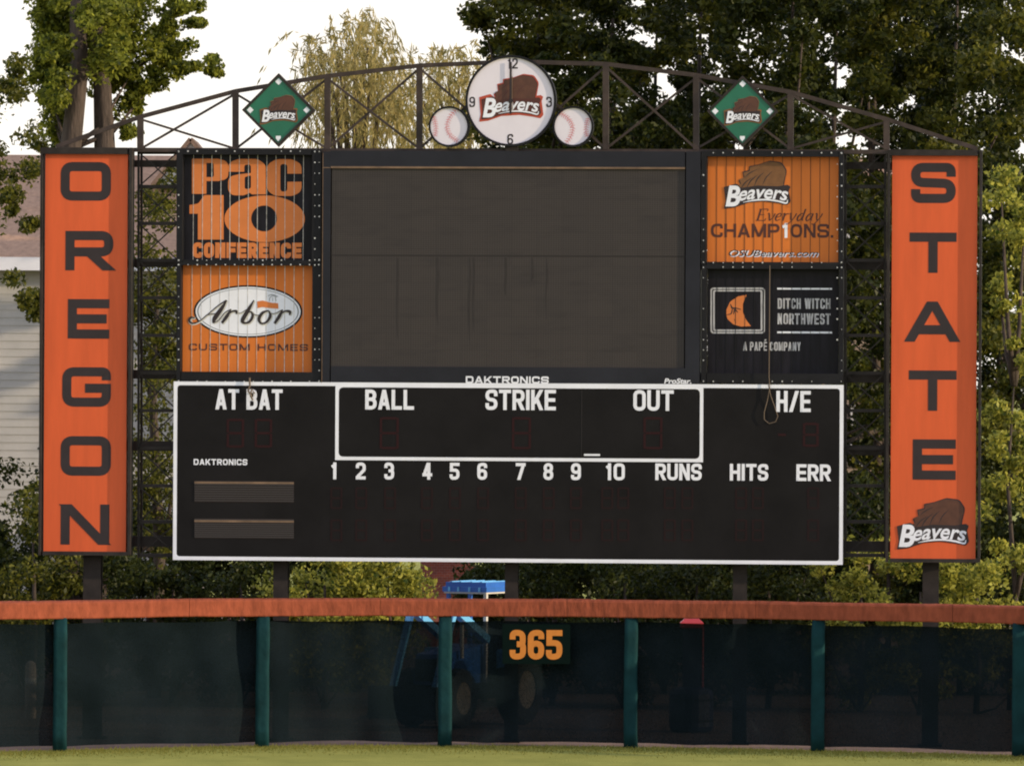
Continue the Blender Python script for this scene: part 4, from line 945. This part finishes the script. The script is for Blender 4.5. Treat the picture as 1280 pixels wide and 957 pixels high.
def plant(name, lab, cat, px, d, trunk, crown_fn, mat_leaf, nleaf, size, group=None, droop=0.0, seed=1, limbs=8, aspect=.55, trad=.16, base=None):
    rng = np.random.default_rng(seed); g = atg(px, d) if base is None else base
    t = Thing(name, lab, cat, (g.x, g.y, 0.004), 0, group)
    cs, rr = crown_fn(rng, g)
    mesh_quads('crown' if cat == 'tree' else 'foliage', leaves(rng, cs, rr, nleaf, size, droop, aspect), mat_leaf, t.e, t.o)
    if trunk:
        for j, path in enumerate(trunk):
            m = MB(); P = [Vector(p) for p in path[0]]; m.tube(P, path[1], 12); m.smooth = True; t.part('trunk' if cat == 'tree' else 'stem', m, M['bark'])
        P = [Vector(p) for p in trunk[0][0]]
        for j in range(limbs):
            k = rng.integers(0, len(cs)); q = Vector(cs[k]); i = max(range(len(P)), key=lambda i: -abs(P[i].z-(q.z-1.2)))
            p0 = P[i]; mid = (p0+q)/2+Vector((0, 0, -.15*(q-p0).length)); m = MB()
            m.tube([p0, mid, q], [trad*.38, trad*.24, trad*.08], 6); m.smooth = True; t.part('branch', m, M['bark'])
    return t
L_dark = leafmat('leaf_shaded_dark_green', (0.009, 0.018, 0.003), (0.05, 0.058, 0.008), .4)  # leaf colour darkened to carry the shade inside the crowns
L_mid = leafmat('leaf_mid_green', (0.011, 0.024, 0.004), (0.15, 0.15, 0.020), .42)  # lighter end painted in for sunlit clumps where the row blocks the sun
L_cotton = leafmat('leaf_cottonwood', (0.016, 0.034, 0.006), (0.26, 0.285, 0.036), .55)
L_bright = leafmat('leaf_sunlit_yellow_green', (0.03, 0.058, 0.007), (0.43, 0.42, 0.07), .48)  # sunlit yellow and the shade between clumps are put into the leaf colours
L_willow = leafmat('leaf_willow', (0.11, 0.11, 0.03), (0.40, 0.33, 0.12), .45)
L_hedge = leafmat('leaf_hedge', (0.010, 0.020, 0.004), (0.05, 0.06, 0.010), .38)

# big cottonwood at the left: two trunks, clumps placed where its boughs hang
D1 = 128.0
def tr(pts, d): return [at(x, y, d+dd) for x, y, dd in pts]
g = atg(95, D1)
def cotton(rng, g_):
    cs = []; rs = []; fr = [1]
    def blob(x, y, rx, ry, n, cr, dep=1.5):
        for _ in range(n):
            a = rng.normal(0, .5, 3); p = at(x+a[0]*rx, y+a[1]*ry, D1+fr[0]*(abs(a[2])*dep+.25)); cs.append(p); rs.append(cr*rng.uniform(.6, 1.2))
    blob(140, 40, 26, 70, 30, .42); blob(118, 40, 12, 80, 12, .3); blob(70, 30, 22, 60, 22, .38); blob(68, 110, 16, 60, 16, .3); blob(62, 60, 16, 130, 30, .3); blob(78, 150, 16, 50, 10, .26); fr[0] = -1; blob(138, 45, 20, 60, 20, .34); blob(110, 20, 16, 30, 4, .25); blob(72, 60, 12, 80, 12, .28); fr[0] = 1; blob(150, 40, 18, 80, 34, .36); blob(112, 10, 30, 50, 20, .36); blob(132, 85, 16, 40, 10, .28); blob(165, 92, 12, 22, 7, .26)
    blob(205, 55, 24, 34, 22, .26); blob(235, 82, 26, 16, 9, .2); blob(225, 8, 30, 12, 8, .2); blob(168, 130, 12, 24, 6, .2); blob(262, 90, 12, 5, 4, .1); blob(245, 28, 16, 10, 5, .14); blob(190, 95, 14, 14, 6, .2); blob(160, 168, 10, 12, 4, .16)
    blob(100, -60, 90, 60, 60, .6, 3)
    return np.array([tuple(c) for c in cs]), np.array(rs)
plant('cottonwood_tree', 'tall two trunked tree with sunlit boughs above the OREGON sign', 'tree', 95, D1,
      [([(g.x, D1, 0), at(86, 300, D1), at(88, 187, D1), at(99, 90, D1), at(97, 0, D1), at(92, -110, D1)], [.26, .22, .2, .17, .15, .1]),
       ([(g.x+.25, D1+.2, 0), at(130, 300, D1+.3), at(131, 187, D1+.3), at(128, 110, D1+.3), at(118, 0, D1+.3), at(122, -110, D1+.3)], [.26, .23, .2, .17, .13, .08])],
      cotton, L_cotton, 48000, .115, seed=11, limbs=9)
def blobs(specs):
    def fn(rng, g_):
        cs = []; rs = []
        for x, y, rx, ry, n, cr, d, dep in specs:
            for _ in range(n):
                a = rng.normal(0, .5, 3); p = at(x+a[0]*rx, y+a[1]*ry, d+a[2]*dep); cs.append(tuple(p)); rs.append(cr*rng.uniform(.6, 1.25))
        return np.array(cs), np.array(rs)
    return fn
def simple_trunk(px, d, h, r=.14):
    g = atg(px, d); return [([(g.x, d, 0), (g.x+.1, d, h*.35), (g.x-.05, d+.1, h*.7), (g.x+.05, d, h)], [r, r*.8, r*.55, r*.2])]
plant('maple_tree', 'leafy tree with shaded lower boughs in front of the grey house', 'tree', 20, 132, simple_trunk(-60, 132, 9),
      blobs([(36, 235, 18, 90, 11, .27, 132, 2), (8, 235, 14, 50, 7, .24, 132, 2), (14, 108, 24, 34, 10, .26, 132, 2), (36, 372, 18, 36, 9, .24, 132, 1), (-60, 200, 50, 160, 36, .5, 133, 3)]), L_mid, 7500, .12, seed=12, limbs=0)
plant('young_tree', 'slim leafy tree seen through the lattice beside the OREGON sign', 'tree', 190, 129, simple_trunk(192, 129, 8),
      blobs([(190, 350, 30, 90, 22, .35, 129, 1.5), (200, 250, 24, 40, 8, .28, 129, 1), (190, 560, 60, 130, 40, .5, 129, 2), (210, 450, 40, 50, 16, .35, 129, 1), (190, 400, 40, 60, 12, .35, 129, 1), (192, 640, 50, 60, 16, .4, 129, 1)]), L_mid, 17000, .095, seed=13)
# willow far behind
def willow(cx, d, seed, lab, spec, nstr):
    rng = np.random.default_rng(seed); g_ = atg(cx, d)
    t = Thing('willow_tree', lab, 'tree', (g_.x, d, .004), 0, 'feathery willows behind the arch'); V = []
    for _ in range(nstr):
        x0, ytop = spec[rng.integers(0, len(spec))]
        x0 = x0+rng.normal(0, 15); y0 = ytop-12+abs(rng.normal(0, 50)); dd = d+rng.normal(0, 1.6)
        ln = rng.uniform(.8, 2.4); up = rng.uniform(.1, .5); side = rng.normal(0, .5); p0 = np.array(at(x0, y0, dd)); n = int(ln*19)
        u = rng.random(n); pts = p0+np.stack([side*u, rng.normal(0, .05, n), up*np.sin(u*3)-ln*u**1.6], 1)+rng.normal(0, .035, (n, 3))
        a = np.stack([side*.4+rng.normal(0, .35, n), rng.normal(0, .35, n), -1+rng.normal(0, .3, n)+np.where(u < .25, .9, 0)], 1); a /= np.linalg.norm(a, axis=1)[:, None]
        b = np.cross(a, rng.normal(0, 1, (n, 3))); b /= np.linalg.norm(b, axis=1)[:, None]; s = rng.uniform(.07, .15, n)[:, None]
        v = np.empty((n, 4, 3)); v[:, 0] = pts-a*s; v[:, 1] = pts+b*s*.17; v[:, 2] = pts+a*s; v[:, 3] = pts-b*s*.17; V.append(v.reshape(-1, 3))
    mesh_quads('crown', np.concatenate(V), L_willow, t.e, t.o)
    m = MB(); m.tube([(g_.x, d, 0), (g_.x+.2, d, 4), (g_.x-.1, d, 8), (g_.x+.2, d, 11)], [.35, .28, .18, .06], 10); m.smooth = True; t.part('trunk', m, M['bark'])
    for j in range(7):
        x0, yt = spec[j % len(spec)]; q = at(x0, yt+25, d); m = MB(); m.tube([(g_.x, d, 6.5+j*.3), ((g_.x+q.x)/2, d, q.z-1), q], [.1, .06, .015], 6); t.part('branch', m, M['bark'])
willow(440, 165, 21, 'large yellowish willow with drooping feathery twigs left of the clock', [(385, 75), (400, 55), (420, 45), (445, 30), (460, 35), (475, 55), (500, 75), (430, 60), (455, 70), (390, 120), (430, 125), (470, 120), (510, 125), (540, 120)], 370)
willow(565, 172, 22, 'smaller yellowish willow crown close beside the clock', [(520, 85), (545, 75), (560, 70), (575, 68), (590, 85), (610, 80), (540, 120), (590, 125)], 190)
# the dark row at the right
def column_crown(cx, d, z0, z1, r, n, cr, notch=None):
    def fn(rng, g_):
        c = []; rs = []
        for _ in range(n):
            u = rng.random(); z = z0+(z1-z0)*u; k = r*(.55+.45*math.sin(math.pi*min(1, .15+u*.85)))*math.sqrt(rng.random()); a = rng.random()*6.283
            c.append((g_.x+k*math.cos(a), d+k*math.sin(a)*.9, z)); rs.append(cr*rng.uniform(.6, 1.25))
        return np.array(c), np.array(rs)
    return fn
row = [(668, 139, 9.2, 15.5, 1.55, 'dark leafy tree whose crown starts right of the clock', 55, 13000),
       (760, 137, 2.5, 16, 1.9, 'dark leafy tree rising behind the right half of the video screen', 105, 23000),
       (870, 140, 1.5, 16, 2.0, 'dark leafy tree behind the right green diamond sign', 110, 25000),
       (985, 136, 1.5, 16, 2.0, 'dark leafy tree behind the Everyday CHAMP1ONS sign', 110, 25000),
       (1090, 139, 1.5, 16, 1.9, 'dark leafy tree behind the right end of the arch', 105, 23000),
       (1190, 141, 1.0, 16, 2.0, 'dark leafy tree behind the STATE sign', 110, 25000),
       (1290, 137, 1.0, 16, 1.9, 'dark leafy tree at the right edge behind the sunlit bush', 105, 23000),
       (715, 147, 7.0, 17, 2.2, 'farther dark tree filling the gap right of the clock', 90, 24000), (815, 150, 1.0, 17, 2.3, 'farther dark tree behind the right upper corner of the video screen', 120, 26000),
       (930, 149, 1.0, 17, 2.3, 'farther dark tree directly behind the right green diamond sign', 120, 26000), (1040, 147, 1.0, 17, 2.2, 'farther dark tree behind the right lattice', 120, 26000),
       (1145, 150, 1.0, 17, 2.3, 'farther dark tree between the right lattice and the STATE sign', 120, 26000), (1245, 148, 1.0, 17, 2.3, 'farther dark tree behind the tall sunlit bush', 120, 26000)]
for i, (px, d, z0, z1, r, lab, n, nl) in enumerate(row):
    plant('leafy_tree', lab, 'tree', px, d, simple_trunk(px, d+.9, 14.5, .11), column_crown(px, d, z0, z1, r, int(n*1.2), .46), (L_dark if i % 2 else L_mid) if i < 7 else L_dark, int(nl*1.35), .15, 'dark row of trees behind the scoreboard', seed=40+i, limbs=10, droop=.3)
# sunlit tall bush at the right edge
plant('tall_bush', 'tall sunlit yellow green bush right of the STATE sign', 'bush', 1262, 126, simple_trunk(1262, 126, 6, .06),
      blobs([(1256, 240, 22, 34, 8, .26, 126, 1), (1270, 300, 20, 40, 8, .24, 126, 1), (1250, 380, 14, 40, 6, .2, 126, 1), (1275, 430, 22, 40, 8, .26, 126, 1), (1258, 520, 26, 50, 9, .24, 126, 1.2), (1270, 610, 36, 50, 11, .28, 126, 1.2), (1256, 700, 40, 30, 10, .28, 126, 1)]), L_bright, 7500, .115, seed=61, limbs=6)
# shrubs behind the fence
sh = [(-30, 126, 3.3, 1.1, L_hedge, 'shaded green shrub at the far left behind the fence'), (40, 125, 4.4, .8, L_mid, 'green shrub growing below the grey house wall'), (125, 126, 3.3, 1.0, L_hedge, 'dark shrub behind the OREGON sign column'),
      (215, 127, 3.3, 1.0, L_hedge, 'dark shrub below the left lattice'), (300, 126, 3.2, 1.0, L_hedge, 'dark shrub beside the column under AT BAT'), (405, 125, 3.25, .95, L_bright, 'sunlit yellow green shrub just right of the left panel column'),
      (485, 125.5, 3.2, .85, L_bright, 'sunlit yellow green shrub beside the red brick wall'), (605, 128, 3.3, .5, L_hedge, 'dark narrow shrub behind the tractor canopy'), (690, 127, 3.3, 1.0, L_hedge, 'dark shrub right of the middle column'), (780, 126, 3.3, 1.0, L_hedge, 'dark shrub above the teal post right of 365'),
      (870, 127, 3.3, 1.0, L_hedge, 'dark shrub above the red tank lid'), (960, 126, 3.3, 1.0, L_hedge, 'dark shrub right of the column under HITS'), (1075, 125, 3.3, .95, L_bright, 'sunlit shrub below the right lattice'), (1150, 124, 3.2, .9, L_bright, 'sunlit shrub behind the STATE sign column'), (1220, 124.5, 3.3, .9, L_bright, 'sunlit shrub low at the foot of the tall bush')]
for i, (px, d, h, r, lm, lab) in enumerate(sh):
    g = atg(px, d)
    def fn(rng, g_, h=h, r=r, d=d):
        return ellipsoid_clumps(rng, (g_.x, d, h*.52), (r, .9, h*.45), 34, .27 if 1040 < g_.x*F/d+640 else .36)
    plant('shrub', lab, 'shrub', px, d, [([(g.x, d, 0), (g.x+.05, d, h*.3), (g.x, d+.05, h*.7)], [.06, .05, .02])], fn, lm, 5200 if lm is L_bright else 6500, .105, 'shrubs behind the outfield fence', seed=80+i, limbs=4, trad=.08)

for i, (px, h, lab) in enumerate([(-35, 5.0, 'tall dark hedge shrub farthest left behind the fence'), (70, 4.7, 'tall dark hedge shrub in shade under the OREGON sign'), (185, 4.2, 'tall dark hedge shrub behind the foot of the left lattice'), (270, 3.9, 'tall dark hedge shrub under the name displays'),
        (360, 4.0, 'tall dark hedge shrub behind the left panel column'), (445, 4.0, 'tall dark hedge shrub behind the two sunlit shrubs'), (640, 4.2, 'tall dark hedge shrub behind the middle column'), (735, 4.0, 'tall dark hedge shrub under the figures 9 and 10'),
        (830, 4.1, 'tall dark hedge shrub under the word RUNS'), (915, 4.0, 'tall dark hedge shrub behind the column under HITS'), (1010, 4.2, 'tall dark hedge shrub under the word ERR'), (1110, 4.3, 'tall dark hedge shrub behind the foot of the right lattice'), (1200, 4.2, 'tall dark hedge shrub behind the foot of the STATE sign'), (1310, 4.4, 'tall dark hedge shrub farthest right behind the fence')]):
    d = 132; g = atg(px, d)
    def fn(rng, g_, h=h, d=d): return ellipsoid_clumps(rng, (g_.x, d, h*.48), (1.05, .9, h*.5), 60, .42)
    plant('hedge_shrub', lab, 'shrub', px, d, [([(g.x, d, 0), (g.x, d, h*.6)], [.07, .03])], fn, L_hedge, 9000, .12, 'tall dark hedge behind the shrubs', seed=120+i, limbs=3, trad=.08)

rng = np.random.default_rng(7); n = 16000; us = rng.uniform(.6, len(fp)-1.6, n); V = np.empty((n, 4, 3))
for i in range(n):
    p = falong(us[i]); y = p.y+.14-abs(rng.normal(0, 1.0)); h = rng.uniform(.015, .035)*(1.7 if y > p.y-.15 and rng.random() < .35 else 1); a = rng.uniform(-.03, .03)
    V[i] = [(p.x-.006, y, 0), (p.x+.006, y, 0), (p.x+a+.002, y-.01, h), (p.x+a-.002, y-.01, h)]
L_grass = leafmat('grass_blade', (0.13, 0.15, 0.03), (0.34, 0.31, 0.08), .3)
ge = mesh_quads('grass_fringe', V.reshape(-1, 3), L_grass, None, (0, 0, 0)); tag(ge, 'short rough grass blades along the foot of the outfield fence', 'grass', kind='stuff')
